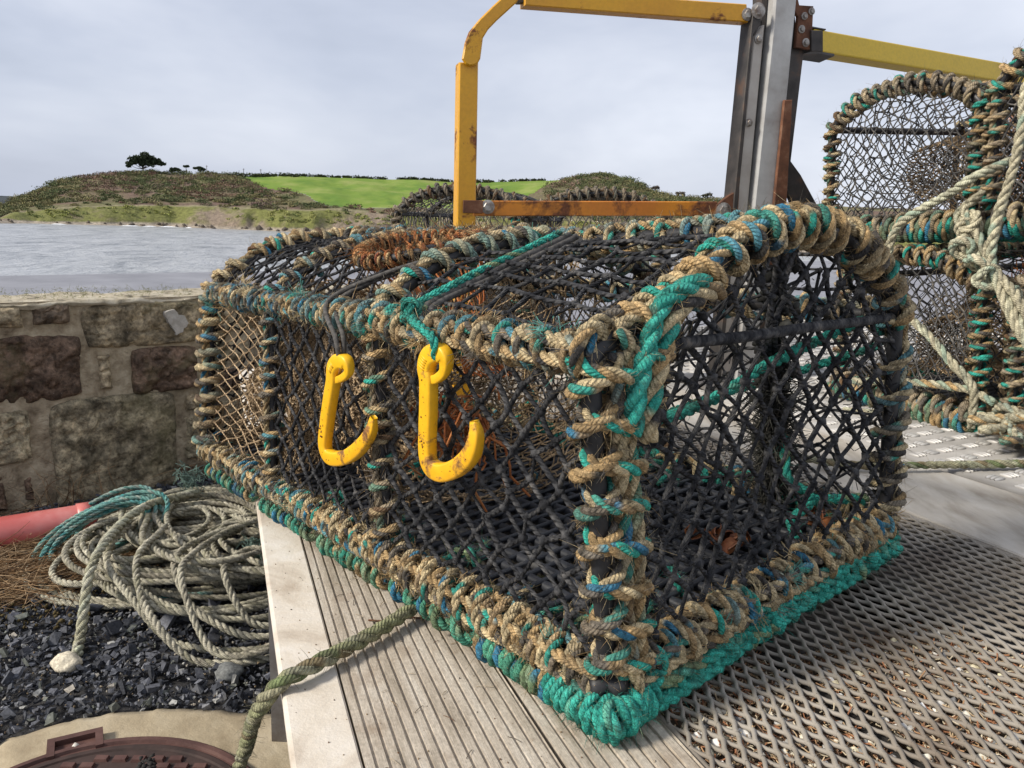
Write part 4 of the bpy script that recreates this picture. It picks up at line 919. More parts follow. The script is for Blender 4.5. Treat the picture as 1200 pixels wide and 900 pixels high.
for h, z, r, o in ((.0457, .9716, .011, .0245), (.6821, 1.4484, .0125, .031), (.6940, 1.388, .0075, .025), (.6900, 1.198, .0065, .025), (.6418, .9873, .014, .028), (.8175, 1.4249, .0065, .011), (.8398, 1.4673, .006, .011), (.8215, 1.4549, .006, .011), (.8333, 1.3958, .007, .011), (.660, 1.440, .010, .021)): bolt(h, z, r, o)
RB0 = np.array([(0.7277,2.181,1.451),(0.7301,2.169,1.395),(1.503,2.615,1.473),(1.505,2.603,1.415)])
g = G(); c0 = RB0[:2].mean(0); c1 = RB0[2:].mean(0); d = unit(c1 - c0); up_ = unit(RB0[0] - RB0[1]); sd = unit(np.cross(d, up_)); L_ = np.linalg.norm(c1 - c0) / 2 + .25; box(g, (c0 + c1) / 2 + d * .25, d * L_, up_ * .029, sd * .020)
rb = part(g, 'arm_bar', 'yellow_clean', fr, smooth=False, label='clean bright yellow bar running off to the right'); bv = rb.modifiers.new('bevel', 'BEVEL'); bv.width = .004; bv.segments = 2
g = G(); box(g, c0 - up_ * .033 + d * .02, d * .05, up_ * .003, sd * .024); box(g, c0 + up_ * .031 + d * .012, d * .03, up_ * .0015, sd * .021); part(g, 'bar_clamp', 'dark_steel', fr, smooth=False)
g = G(); p0 = fpt(.75, .0); zz = dz(p0[0], p0[1]) ; box(g, V(p0[0], p0[1], zz + .006), FH * .14, FM * .09, V(0, 0, .005)); part(g, 'base_plate', 'fascia', fr, smooth=False); g = G(); p0 = fpt(-.002, 0); zz = dz(p0[0], p0[1]); box(g, V(p0[0], p0[1], zz + .006), FH * .06, FM * .06, V(0, 0, .005)); part(g, 'base_plate', 'fascia', fr, smooth=False)

# ================================================================== ground, quay, sea
def grid_sheet(name, x0, x1, y0, y1, nx, ny, z, m, fz=None):
    g = G(); X, Y = np.meshgrid(np.linspace(x0, x1, nx), np.linspace(y0, y1, ny), indexing='ij'); Z = np.full_like(X, z)
    if fz is not None: Z = Z + fz(X, Y)
    i = (np.arange(nx - 1)[:, None] * ny + np.arange(ny - 1)[None]).ravel()
    g.add(np.stack([X, Y, Z], -1).reshape(-1, 3), np.stack([i, i + ny, i + ny + 1, i + 1], 1))
    return structure(g.build(name, m, loc=(x0, y0, z)))
M['quay'] = mat_simple('wet_grey_tarmac', [(.3, V(.17, .17, .185)), (.55, V(.23, .23, .25)), (.75, V(.28, .28, .30))], 1.2, .6, [(60., .4, .004)])
M['soil'] = mat_simple('dark_grit', [(.3, V(.012, .012, .014)), (.55, V(.035, .034, .036)), (.75, V(.08, .075, .07))], 60., .9, [(300., .9, .004)])
g = G(); W2 = 120.
qd = unit(V(1.775, 1.736, 0)); q0 = V(-6.089, 9.271, 0); qn = V(-qd[1], qd[0], 0)
box(g, q0 + qn * .7 - qn * 20 - V(0, 0, 4.022) , qd * W2, qn * 20, V(0, 0, 4.0)); structure(g.build('quay', M['quay'], loc=q0, smooth=False))
grid_sheet('gravel_ground', -3.2, 1.6, -1.2, 3.4, 60, 60, -.012, M['soil'], lambda x, y: .006 * fbm(np.stack([x, y, 0 * x], -1), 6.))
def mat_sea():
    m, nt, b = new_mat('choppy_grey_sea'); n = N_(nt); tc = n('ShaderNodeTexCoord').outputs['Object']
    mp = n('ShaderNodeMapping', {'Vector': tc, 'Scale': (.6, .30, 1.), 'Rotation': (0, 0, math.radians(20))}).outputs['Vector']
    h1 = noise(n, mp, .30, 5, .65, .3); h2 = noise(n, mp, 1.1, 5, .65)
    f = noise(n, mp, .35, 6, .7, .6)
    nt.links.new(ramp(n, f, [(.34, V(.15, .16, .17)), (.47, V(.32, .33, .34)), (.68, V(.44, .45, .46))]), b.inputs['Base Color'])
    b.inputs['Roughness'].default_value = .28; b.inputs['IOR'].default_value = 1.33
    nr = bump(n, h1, 1., 1.6); nr = bump(n, h2, 1., .5, nr); nt.links.new(nr, b.inputs['Normal']); return m
ZS = -7.05
sea = grid_sheet('sea', -4000, 4000, 8., 9000, 2, 2, ZS, mat_sea())
g = G()
far = [(-640, 380, 4.), (-500, 385, 3.), (-400, 395, 2.2), (-330, 410, 1.6), (-290, 425, 1.3), (-250, 440, .8), (-215, 450, .5)]
for k in range(2): pass
fv = np.array([(x, y, z_) for x, y, z_ in far], float); fv[:, 2] += .2
v = np.vstack([np.c_[fv[:, :2], np.full(len(fv), ZS - .5)], fv, fv + V(-10, 60, 0), np.c_[fv[:, :2] + [-10, 90], np.full(len(fv), ZS - .5)]]); k = len(fv); q = np.array([[r * k + i, r * k + i + 1, (r + 1) * k + i + 1, (r + 1) * k + i] for r in range(3) for i in range(k - 1)])
g.add(v, q); structure(g.build('distant_hills', mat_simple('distant_land', [(.3, V(.06, .072, .085)), (.7, V(.095, .11, .12))], .05, .9), loc=(-400, 395, ZS)))

# ================================================================== headland
HEAD=[(-0.7136,254.3,-6.635,-10.82),(-0.6206,268.7,-5.773,-8.959),(-0.5765,289.5,-4.763,-3.523),(-0.5612,294.4,-4.141,-0.7565),(-0.5457,299.6,-3.485,2.125),(-0.5178,299.1,-2.289,8.344),(-0.4806,301.8,-1.26,11.95),(-0.4463,303.5,-0.821,14),(-0.4108,305.7,-0.3617,14.94),(-0.365,300.5,-0.0444,15.44),(-0.3174,296,-0.0322,15.55),(-0.2783,288.6,-0.13,16.12),(-0.218,289,-0.0076,16.96),(-0.156,290.6,0.1192,17.39),(-0.0821,286.6,0.081,17.32),(-0.0074,284.2,0.3537,18.46),(0.0569,279,0.5039,20.43),(0.0994,276.2,0.701,23.3),(0.1364,281.8,0.5244,20.87),(0.1573,280.9,0.4722,16.24),(0.1833,282.4,0.1758,13.8),(0.2547,285.5,0.1393,12.85),(0.3521,295.3,0.1659,12.82),(0.4858,315.1,0.2065,12.74),(0.6383,362.8,-0.0797,12.92)]
HT = np.array(HEAD); HT[:2, 2] = -7.6; HT[:2, 3] = -8.5; HT[2, 2:] = (-6.2, -4.6)
haz = lambda a, k: np.interp(a, HT[:, 0], HT[:, k])
def head_pt(a, t):
    """a: bearing, t: 0 waterline, .1 cliff foot, .2 cliff top, 1 ridge, 1.6 behind"""
    a, t = np.broadcast_arrays(np.asarray(a, float), np.asarray(t, float))
    d0 = haz(a, 1); d = d0 + np.interp(t, [-.1, 0, .1, .2, 1., 1.7], [-3, 0, 4, 14, 120, 260])
    zc = haz(a, 2); zr = haz(a, 3)
    zt = np.where(t < .1, ZS - .2 + .9 * np.clip(t, -.1, .1) / .1, 0)
    s = np.clip((t - .1) / .1, 0, 1); z1 = ZS + .7 + (zc - ZS - .7) * s ** .8
    u = np.clip((t - .2) / .8, 0, 1); z2 = zc + (zr - zc) * (.85 * u + .15 * np.sin(u * np.pi / 2))
    z = np.where(t < .1, zt, np.where(t < .2, z1, z2)); z = np.where(t > 1, zr - (t - 1) * 6, z)
    p = np.stack([d * np.sin(a), d * np.cos(a), z], -1)
    rel = np.clip((t - .02) / .15, 0, 1) * np.clip((zr + 9) / 8, 0, 1)
    p[..., 2] += rel * (.7 * fbm(p * V(1, 1, 0), .06) + .25 * fbm(p * V(1, 1, 0), .3)) * np.where(t > .95, .35, 1.)
    cl = np.clip(1 - np.abs(t - .14) / .07, 0, 1); p[..., 0:2] += (cl * 3. * fbm(np.stack([a * 60, t * 3, 0 * a], -1), 1.))[..., None] * np.stack([np.sin(a), np.cos(a)], -1)
    return p
FA = [-.335, -.316, -.29, -.2675, -.2377, -.1668, -.0837, -.0101, .030, .0425, .050]; FT_ = [.99, .66, .60, .52, .30, .30, .36, .48, .78, .90, 1.]
def field_t(a): return np.interp(a, FA, FT_, left=9., right=9.)
na, nt_ = 520, 90
aa = np.linspace(-.72, .64, na); tt = np.r_[np.linspace(-.1, .2, 30), np.linspace(.2, 1., 45)[1:], np.linspace(1., 1.7, 17)[1:]]; ntt = len(tt)
AA, TT = np.meshgrid(aa, tt, indexing='ij'); HP = head_pt(AA, TT)
i = (np.arange(na - 1)[:, None] * ntt + np.arange(ntt - 1)[None]); qd4 = np.stack([i, i + ntt, i + ntt + 1, i + 1], -1)
isf = TT > field_t(AA); cf = isf[:-1, :-1] & (TT[:-1, :-1] < 1.69)
cols = np.zeros(HP.shape); nz1 = fbm(HP, .08); nz2 = fbm(HP, .5)
cliff = V(.25, .195, .145); sand = V(.33, .28, .22); gr1 = V(.16, .165, .05); heath = V(.15, .10, .075); olive = V(.15, .14, .065)
w = np.clip(nz1 * 1.2 + .5, 0, 1)[..., None]
cols = heath * w + olive * (1 - w)
m = (TT < .205)[..., None]; gw = np.clip((nz1 * 1.3 + nz2 * .6 + .78 + (TT - .15) * 9), 0, 1)[..., None]; cols = np.where(m, cliff * (1 - gw) + gr1 * gw, cols)
cols = np.where((TT < .10)[..., None], sand * (1 + .25 * nz2[..., None]), cols)
path_t = .215; cols = np.where((np.abs(TT - path_t) < .008)[..., None], V(.25, .22, .13), cols)
M['headland'] = mat_dye('headland', .8, .95, .6, 1.3, [(1.5, .8, .5)])
g = G(); g.add(HP.reshape(-1, 3), qd4[~cf].reshape(-1, 4), None, np.clip(cols.reshape(-1, 3), .01, 1)); structure(g.build('headland', M['headland'], loc=(0, 290, ZS)))
M['field'] = mat_simple('bright_grass_field', [(.32, V(.10, .18, .034)), (.5, V(.16, .235, .045)), (.68, V(.24, .275, .085))], .06, .95, [(3., .5, .1)], spec=.1)
g = G(); g.add(HP.reshape(-1, 3) + V(0, 0, .05), qd4[cf].reshape(-1, 4)); structure(g.build('field', M['field'], loc=(0, 400, 10)))
def leaf_cards(g, c, rad, n, size, col, flat=(1, 1, .75), var=.35):
    """a clump of small leaf faces filling an uneven ball"""
    d = unit(rng.normal(size=(n, 3))); r = rng.uniform(.55, 1.05, (n, 1)) * (1 + .35 * vnoise(d * 2 + c, 1.3)[:, None])
    p = c + d * r * np.asarray(rad) * np.asarray(flat); a = unit(rng.normal(size=(n, 3))); b = unit(np.cross(a, rng.normal(size=(n, 3)))); s = size * rng.uniform(.6, 1.3, (n, 1))
    v = np.stack([p - a * s - b * s * .6, p + a * s - b * s * .6, p + a * s * .7 + b * s * .7, p - a * s * .7 + b * s * .7], 1)
    cc = np.asarray(col) * (1 + var * rng.uniform(-1, 1, (n, 1))); g.add(v.reshape(-1, 3), np.arange(n * 4).reshape(-1, 4), None, np.repeat(np.clip(cc, .004, 1), 4, 0))
M['leaf'] = mat_dye('foliage', 2., .9, .8, 1.15)
g = G(); pal = [V(.17, .115, .085), V(.20, .125, .09), V(.13, .135, .06), V(.085, .105, .045), V(.19, .17, .08), V(.15, .10, .09)]
n = 0
while n < 1700:
    a = rng.uniform(-.60, .27); t = rng.uniform(.20, 1.0) if rng.random() < .85 else rng.uniform(.94, 1.03)
    if t > field_t(a) - .03 : continue
    if a > -.27 and a < .034 and t > .34: continue
    if t < .25 and rng.random() < .6: continue
    s = rng.uniform(.7, 2.3) * (1.2 if t > .5 else .9); p = head_pt(a, t); n += 1
    wv = vnoise(p, .04); k = int(np.clip((wv + 1) * 3 + rng.normal() * .9, 0, 5))
    if a > .07: k = rng.choice([2, 3, 3, 4])
    if a < -.5: k = rng.choice([2, 3, 4])
    leaf_cards(g, p + V(0, 0, s * .3), s, int(60 + 36 * s), .22, pal[k] * rng.uniform(.75, 1.3), (1.5, 1.1, .55), .45)
stuff(g.build('scrub', M['leaf'], loc=(-80, 330, 0)), 'brown and olive scrub covering the headland slopes', 'scrub')
g = G()
for k in range(420):
    a = rng.uniform(-.56, .2); t = rng.uniform(.13, .205); p = head_pt(a, t); s = rng.uniform(.4, 1.0)
    if fbm(p, .07) < -.15: continue
    leaf_cards(g, p, s, 45, .22, [V(.24, .26, .07), V(.30, .30, .10), V(.15, .18, .06)][rng.integers(3)], (1.4, .8, .9))
stuff(g.build('cliff_grass', M['leaf'], loc=(-80, 300, -3)), 'yellow-green grass tufts hanging over the low sea cliff', 'grass')
g = G()
for k in range(170):
    a = rng.uniform(-.335, .03); p = head_pt(a, 1.0); leaf_cards(g, p + V(0, 0, .4), rng.uniform(.6, 1.3), 40, .3, V(.04, .05, .022), (1.7, 1, .8))
for a in np.r_[np.linspace(-.335, -.27, 14), np.linspace(-.06, -.04, 4)]: p = head_pt(a, .97); leaf_cards(g, p + V(0, 0, .8), rng.uniform(1.2, 2.2), 70, .32, V(.045, .055, .022))
stuff(g.build('hedge', M['leaf'], loc=(-60, 400, 16)), 'dark hedge along the skyline at the top of the green field', 'hedge')
g = G()
for k in range(70):     # rocks on the shore and surf
    a = rng.uniform(-.58, .1); p = head_pt(a, rng.uniform(.02, .10)); blobs(g, [p], rng.uniform(.3, 1.3), .35, V(.14, .115, .09) * rng.uniform(.6, 1.3))
stuff(g.build('shore_rocks', mat_dye('rock', 1., .9, .6, 1.2), loc=(-80, 295, ZS), smooth=False), 'scattered rocks along the foot of the sea cliff', 'rocks')
g = G()
for a0, a1 in ((-.462, -.443), (-.44, -.425), (-.424, -.402), (-.53, -.515), (-.395, -.388)):
    a = np.linspace(a0, a1, 24); wd = .5 + .5 * np.abs(n1(a, a0, 300)); d = haz(a, 1) - 2.5 + .8 * n1(a, a1, 120.)
    dirv = np.stack([np.sin(a), np.cos(a), 0 * a], 1); wv = (wd * np.sin(np.linspace(0, np.pi, 24)) * 1.1)[:, None]
    c = dirv * d[:, None] + V(0, 0, ZS + .05); v = np.vstack([c - dirv * wv, c + V(0, 0, .35) * wv, c + dirv * wv]); q = np.array([[r * 24 + i, r * 24 + i + 1, (r + 1) * 24 + i + 1, (r + 1) * 24 + i] for r in range(2) for i in range(23)]); g.add(v, q)
stuff(g.build('surf', mat_simple('white_foam', [(.3, V(.7, .72, .74)), (.6, V(.85, .86, .87))], 3., .9), loc=(-110, 280, ZS)), 'thin white line of surf breaking under the cliff', 'surf')
M['bark'] = mat_simple('bark', [(.3, V(.03, .022, .016)), (.7, V(.08, .062, .048))], 3., .9)
def tree(name, a, t, h, crowns, col, label, dens=240, size=.32, bare=False, ts_=1.45):
    b = head_pt(a, t) - V(0, 0, .3); th = thing(name, b, label, 'tree'); h = h * ts_; crowns = [(x * ts_, z * ts_, r * ts_) for x, z, r in crowns]
    e = unit(V(math.cos(a), -math.sin(a), 0)); g = G()
    tube(g, catmull([b, b + V(.1, 0, h * .3), b + e * .15 + V(0, 0, h * .62)]), np.linspace(.28, .14, 25) * h / 5, 7)
    for x, z, r in crowns: tube(g, catmull([b + V(0, 0, h * .35), b + e * x * .5 + V(0, 0, z * .7), b + e * x + V(0, 0, z)], 6), np.linspace(.14, .04, 13) * h / 5, 5)
    if bare:
        for k in range(70):
            x, z, r = crowns[rng.integers(len(crowns))]; c = b + e * x + V(0, 0, z); d = unit(rng.normal(size=3) + V(0, 0, .6)); tube(g, np.array([c - d * r * .3, c + d * r * .4 + rng.normal(size=3) * .1, c + d * r]), [.05, .03, .012], 4)
    g.build('trunk', M['bark'], th); g = G()
    for x, z, r in crowns:
        for k in range(5): leaf_cards(g, b + e * (x + rng.normal() * r * .5) + V(0, 0, z + rng.normal() * r * .2), r * .62, int(dens * (.6 if bare else 1) * .55), size, col * rng.uniform(.7, 1.35), (1.1, 1.1, .62))
    g.build('crown', M['leaf'], th); return th
DK = V(.04, .055, .026)
tree('pine_tree', -.4365, .97, 5.2, [(-2.6, 3.6, 1.7), (-1., 4.6, 2.0), (1.2, 5.1, 2.2), (3.2, 5.2, 2.1), (4.6, 4.2, 1.6), (2.4, 3.9, 1.8), (.2, 3.8, 1.6), (-3.8, 2.9, 1.)], DK, 'large dark flat-topped tree standing alone on the headland skyline', 330, .36)
tree('pine_tree', -.4035, .97, 2.6, [(-.5, 1.6, 1.1), (.6, 1.8, 1.1)], DK, 'low dark bushy tree just right of the large skyline tree')
tree('pine_tree', -.3915, 1., 5.0, [(-.4, 4.6, .9), (.5, 4.9, .8)], DK * 1.3, 'thin small-crowned tree on the headland skyline', 160, ts_=.85)
tree('pine_tree', -.377, 1., 4.2, [(-1.6, 3.7, 1.1), (.1, 4.2, 1.2), (1.7, 3.6, 1.2), (.6, 3.1, 1.1)], DK * 1.3, 'spreading flat tree on the skyline, left of the first pole', 220, ts_=.85)
tree('bare_tree', .166, .98, 5., [(-1., 3.6, 1.6), (1., 4., 1.6)], V(.12, .10, .085), 'leafless tree on the slope right of the dark scrub hill', 120, .25, True, ts_=.8)
tree('bare_tree', .196, .98, 4.4, [(-1.4, 2.8, 1.5), (.6, 3.4, 1.6), (2.0, 2.6, 1.3)], V(.13, .11, .09), 'leafless trees on the low skyline left of the steel post', 120, .25, True, ts_=.8)
tree('bare_tree', .228, .98, 5.2, [(-1., 3.4, 1.6), (1.2, 4.2, 1.6)], V(.10, .10, .07), 'leafless tree on the low skyline just left of the steel post', 160, .25, True, ts_=.8)
for a, h, lab in ((-.3696, 9., 'tallest thin pole on the headland skyline'), (-.3294, 7.5, 'thin skyline pole standing in front of the green field edge'), (-.3103, 7., 'thin skyline pole at the start of the green field')):
    b = head_pt(a, .99); th = thing('utility_pole', b, lab, 'pole', 'poles on the headland'); g = G(); tube(g, np.array([b - V(0, 0, .5), b + V(0, 0, h * .5)]), .13, 6); g.build('shaft', M['bark'], th); g = G(); box(g, b + V(0, 0, h * .5 - .35), V(.55, 0, 0), V(0, .06, 0), V(0, 0, .06)); g.build('cross_arm', M['bark'], th)

# ================================================================== stone wall
W0 = V(-1.552, 2.259, 0); WD = V(.734, .679, 0); WD = unit(WD); WN = V(WD[1], -WD[0], 0)
def wp(s, z, o): return W0 + WD * s + V(0, 0, 1) * z + WN * o
wall = thing('stone_wall', wp(.6, 0, -.2), 'old stone wall of dark rough blocks with a pale capped top', 'wall')
def mat_stone():
    m, nt, b = new_mat('wall_stone'); n = N_(nt); tc = n('ShaderNodeTexCoord').outputs['Object']
    dye = n('ShaderNodeAttribute', attribute_name='dye').outputs['Color']
    f = noise(n, tc, 14., 7, .68, .4); f2 = noise(n, tc, 70., 6, .7); f3 = noise(n, tc, 5., 5, .6); sp = noise(n, tc, 190., 3, .6)
    c = mix(n, 1., dye, ramp(n, f, [(.30, .22), (.48, .9), (.68, 2.1)]), 'MULTIPLY'); c = mix(n, 1., c, ramp(n, f2, [(.32, .35), (.68, 1.55)]), 'MULTIPLY')
    c = mix(n, ramp(n, f3, [(.52, 0.), (.66, .55)]), c, V(.15, .135, .06)); c = mix(n, ramp(n, sp, [(.66, 0.), (.72, .55)]), c, V(.42, .39, .34))
    nt.links.new(c, b.inputs['Base Color']); b.inputs['Roughness'].default_value = .88; b.inputs['Specular IOR Level'].default_value = .3
    nr = bump(n, f, .8, .012); nr = bump(n, f2, .8, .006, nr); nr = bump(n, sp, .4, .002, nr); nt.links.new(nr, b.inputs['Normal']); return m
M['stone'] = mat_stone()
M['mortar'] = mat_simple('sandy_mortar', [(.3, V(.16, .12, .075)), (.5, V(.38, .31, .21)), (.7, V(.54, .46, .33))], 20., .95, [(28., 1., .014), (90., .9, .006), (300., .7, .002)])
M['coping'] = mat_simple('pale_coping', [(.33, V(.10, .085, .06)), (.45, V(.36, .31, .22)), (.7, V(.52, .47, .36))], 17., .9, [(30., .8, .008), (160., .7, .002)])
RC = [((.261,.642),(.641,.478),0),((.124,.636),(.231,.565),1),((-.03,.637),(.105,.568),0),((-.03,.55),(.259,.334),2),((.293,.468),(.341,.35),0),((.397,.483),(.62,.318),2),((-.05,.325),(.107,.148),3),((.145,.345),(.535,-.03),3),((.56,.312),(.64,.245),0),((.55,.232),(.65,.07),3),((.059,.117),(.098,.025),2),((-.034,.12),(.022,.0),2),((.528,.06),(.65,-.06),2),((.06,.015),(.13,-.04),0),((.275,.33),(.20,.33),0)]
SCOL = [V(.26, .21, .135), V(.19, .14, .095), V(.12, .08, .055), V(.31, .26, .17)]
rects = [(a[0], b[0], b[1], a[1], k) for a, b, k in RC if b[0] - a[0] > .02]
for x0_, x1_ in ((-1.7, -.06), (.67, 2.35)):
    z_ = -.05
    while z_ < .60:
        h = rng.uniform(.09, .19); h = min(h, .64 - z_); x = x0_ + rng.uniform(-.05, .0)
        while x < x1_ - .05:
            w = rng.uniform(.12, .38); w = min(w, x1_ - x); rects.append((x + .015, x + w - .012, z_ + .012, z_ + h - .012, int(rng.integers(4)))); x += w
        z_ += h
g = G(); nn = 46
for x0_, x1_, z0_, z1_, k in rects:
    u = np.linspace(-1, 1, nn); U, Wv = np.meshgrid(u, u, indexing='ij'); sx, sz = (x1_ - x0_) / 2, (z1_ - z0_) / 2
    e = .018 / max(sx, .02), .018 / max(sz, .02); sid = rng.random() * 30
    Ur = U * (1 - .10 * np.abs(Wv) ** 4 * np.clip(.3 + rng.normal() * .5, 0, 1)); Wr = Wv * (1 - .12 * np.abs(U) ** 4)
    sx_ = x0_ + sx + Ur * sx; sz_ = z0_ + sz + Wr * sz
    edge = np.minimum((1 - np.abs(U)) * sx, (1 - np.abs(Wv)) * sz); o = .004 + .020 * np.sqrt(np.clip(edge / .028, 0, 1)) + rng.uniform(-.006, .010) - .05 * np.exp(-edge / .003)
    P = wp(sx_[..., None], sz_[..., None], o[..., None]); big = np.stack([sx_, sz_, 0 * sx_ + sid], -1)
    P = P + WN * (.012 * fbm(big, 12.) + .006 * fbm(big, 45., 3) - .010 * np.clip(np.abs(fbm(big + 3, 16., 3)) * -6 + 1, 0, 1))[..., None] * np.clip(edge / .012, .2, 1)[..., None] + (WD * (.007 * fbm(big + 5, 9.))[..., None] + V(0, 0, 1) * (.007 * fbm(big + 9, 9.))[..., None])
    i = (np.arange(nn - 1)[:, None] * nn + np.arange(nn - 1)[None]).ravel()
    g.add(P.reshape(-1, 3), np.stack([i, i + nn, i + nn + 1, i + 1], 1), None, SCOL[k] * rng.uniform(.8, 1.25))
part(g, 'masonry', 'stone', wall)
g = G(); U, Wv = np.meshgrid(np.linspace(-1.8, 2.35, 240), np.linspace(-.1, .645, 60), indexing='ij'); big = np.stack([U, Wv, 0 * U], -1)
P = wp(U[..., None], Wv[..., None], (.006 + .006 * fbm(big, 12.))[..., None]); i = (np.arange(239)[:, None] * 60 + np.arange(59)[None]).ravel(); g.add(P.reshape(-1, 3), np.stack([i, i + 60, i + 61, i + 1], 1))
box(g, wp(.275, .29, -.17), WD * 2.07, WN * .165, V(0, 0, .33)); part(g, 'mortar', 'mortar', wall)
g = G(); U, Wv = np.meshgrid(np.linspace(-1.82, 2.36, 260), np.linspace(0, 1, 46), indexing='ij')
o = np.interp(Wv, [0, .12, .2, .9, 1.], [.010, .018, .008, -.31, -.35]); z_ = np.interp(Wv, [0, .12, .2, .9, 1.], [.628, .637, .644, .636, .58])
big = np.stack([U, o * 2, z_], -1); z_ = z_ + .008 * fbm(big, 7.) + .004 * fbm(big, 30., 3); o = o + .012 * fbm(big + 3, 8.) * (Wv < .3)
P = wp(U[..., None], z_[..., None], o[..., None]); i = (np.arange(259)[:, None] * 46 + np.arange(45)[None]).ravel(); g.add(P.reshape(-1, 3), np.stack([i, i + 46, i + 47, i + 1], 1)); part(g, 'coping', 'coping', wall)
g = G()      # pale patch where the face has flaked off
for k in range(1):
    pp = [(.505, .60), (.535, .605), (.56, .585), (.58, .575), (.585, .56), (.56, .535), (.545, .515), (.53, .54), (.515, .565)]
    pq = resample(np.array([(s, z, 0.) for s, z in pp + pp[:1]]), .004)[:-1]; pq[:, :2] += .006 * np.stack([fbm(pq, 60.), fbm(pq + 3, 60.)], 1); v = np.array([wp(s, z, .038) for s, z, _ in pq] + [wp(.547, .568, .041)]); n_ = len(pq); g.add(np.vstack([v, v[:n_] - WN * .02]), np.stack([np.arange(n_), (np.arange(n_) + 1) % n_, (np.arange(n_) + 1) % n_ + n_ + 1, np.arange(n_) + n_ + 1], 1), np.stack([np.arange(n_), (np.arange(n_) + 1) % n_, np.full(n_, n_)], 1))
part(g, 'flaked_patch', mat_simple('pale_flake', [(.3, V(.28, .26, .22)), (.7, V(.52, .49, .44))], 40., .9, [(60., .8, .004), (200., .5, .002)]), wall, smooth=False)
g = G()      # moss along the top edge and foot
for k in range(150):
    s = rng.uniform(.05, .62); c = wp(s, .655, rng.uniform(-.28, .0)); hairs(g, np.array([c, c + V(.01, 0, 0)]), .006, 600, ln=(.004, .012), r=.0005, col=V(.16, .17, .05))
part(g, 'moss', mat_dye('moss', 50.), wall)

# ================================================================== concrete pad and drain cover
M['concrete'] = mat_simple('sandy_concrete', [(.3, V(.24, .185, .115)), (.52, V(.40, .33, .22)), (.72, V(.50, .43, .31))], 9., .92, [(60., .6, .003), (300., .6, .001)])
g = G(); out = np.array([(-.885, 1.10), (-.878, 1.217), (-.85, 1.25), (-.821, 1.275), (-.76, 1.305), (-.701, 1.325), (-.62, 1.338), (-.527, 1.340), (-.46, 1.335), (-.40, 1.33), (-.2, 1.33), (-.2, .5), (-1.0, .5), (-1.0, .9)])
pe = resample(np.c_[np.vstack([out, out[:1]]), np.zeros(len(out) + 1)], .012)[:-1]; pe[:, :2] += .008 * np.stack([fbm(pe, 22.), fbm(pe + 5, 22.)], 1)
ne = len(pe); c_ = pe.mean(0); inn = c_ + (pe - c_) * .94; g.add(np.vstack([pe + V(0, 0, -.02), pe * 1 + V(0, 0, .004), inn + V(0, 0, .014), [c_ + V(0, 0, .014)]]), ring_quads(3, ne), np.stack([np.arange(ne) + 2 * ne, (np.arange(ne) + 1) % ne + 2 * ne, np.full(ne, 3 * ne)], 1)); structure(g.build('concrete_pad', M['concrete'], loc=c_))
MC = V(-.598, .949, .014); MR = .262
M['iron'] = mat_simple('red_brown_iron', [(.3, V(.045, .020, .016)), (.52, V(.095, .046, .038)), (.72, V(.14, .075, .06))], 14., .62, [(160., .5, .0008)], spec=.4)
dc = thing('drain_cover', MC, 'round red-brown cast iron drain cover set in sandy concrete', 'drain cover')
g = G(); a = np.linspace(0, 2 * np.pi, 97)[:-1]; rr = [(MR + .016, -.01), (MR + .016, .012), (MR + .012, .0145), (MR + .004, .0145), (MR + .002, .009), (MR - .003, .009)]
v = np.vstack([np.c_[MC[0] + r * np.cos(a), MC[1] + r * np.sin(a), np.full(96, MC[2] + z)] for r, z in rr]); g.add(v, ring_quads(6, 96))
nd = unit(V(-.132, .245, 0)); ns = V(nd[1], -nd[0], 0); nc = MC + nd * (MR + .014)
for s in (-1, 1): box(g, nc + ns * .037 * s + nd * .008 + V(0, 0, .004), ns * .006, nd * .024, V(0, 0, .011))
box(g, nc + nd * .030 + V(0, 0, .0038), ns * .043, nd * .006, V(0, 0, .011)); part(g, 'frame', 'iron', dc, smooth=False)
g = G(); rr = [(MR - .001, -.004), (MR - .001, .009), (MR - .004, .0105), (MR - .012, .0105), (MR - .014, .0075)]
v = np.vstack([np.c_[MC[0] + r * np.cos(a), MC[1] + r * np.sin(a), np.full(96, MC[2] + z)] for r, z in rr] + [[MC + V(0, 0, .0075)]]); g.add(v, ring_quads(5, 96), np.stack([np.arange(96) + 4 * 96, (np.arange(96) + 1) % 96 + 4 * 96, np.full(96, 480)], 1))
px_ = unit(V(1, .05, 0)); py_ = V(-px_[1], px_[0], 0)
for j in range(-13, 14):
    for i in range(-9, 10):
        x = (i + .5 * (j % 2)) * .031; y = j * .0185
        if math.hypot(x, y) > MR - .028 or (abs(x + .02) < .03 and abs(y - .19) < .022): continue
        c = MC + px_ * x + py_ * y; v = []
        for z, k in ((.0070, .9), (.0125, .74)):
            for sx, sy in ((-1, -1), (1, -1), (1, 1), (-1, 1)): v.append(c + px_ * sx * .0135 * k + py_ * sy * .0075 * k + V(0, 0, z))
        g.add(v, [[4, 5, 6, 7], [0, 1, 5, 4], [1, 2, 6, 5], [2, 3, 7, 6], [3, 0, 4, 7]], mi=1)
part(g, 'lid', [mat_simple('groove_shade_iron', [(.3, V(.022, .013, .011)), (.6, V(.05, .028, .023))], 30., .8), M['iron']], dc, smooth=False)  # lid floor coloured darker than the blocks, painting in groove shade for contrast
g = G(); c = MC + px_ * .02 + py_ * .205 + V(0, 0, .0105); blobs(g, c + rng.normal(size=(26, 3)) * V(.008, .012, .001), .0055, .4, V(.03, .028, .026)); part(g, 'key_slot', mat_dye('dirt', 200.), dc)
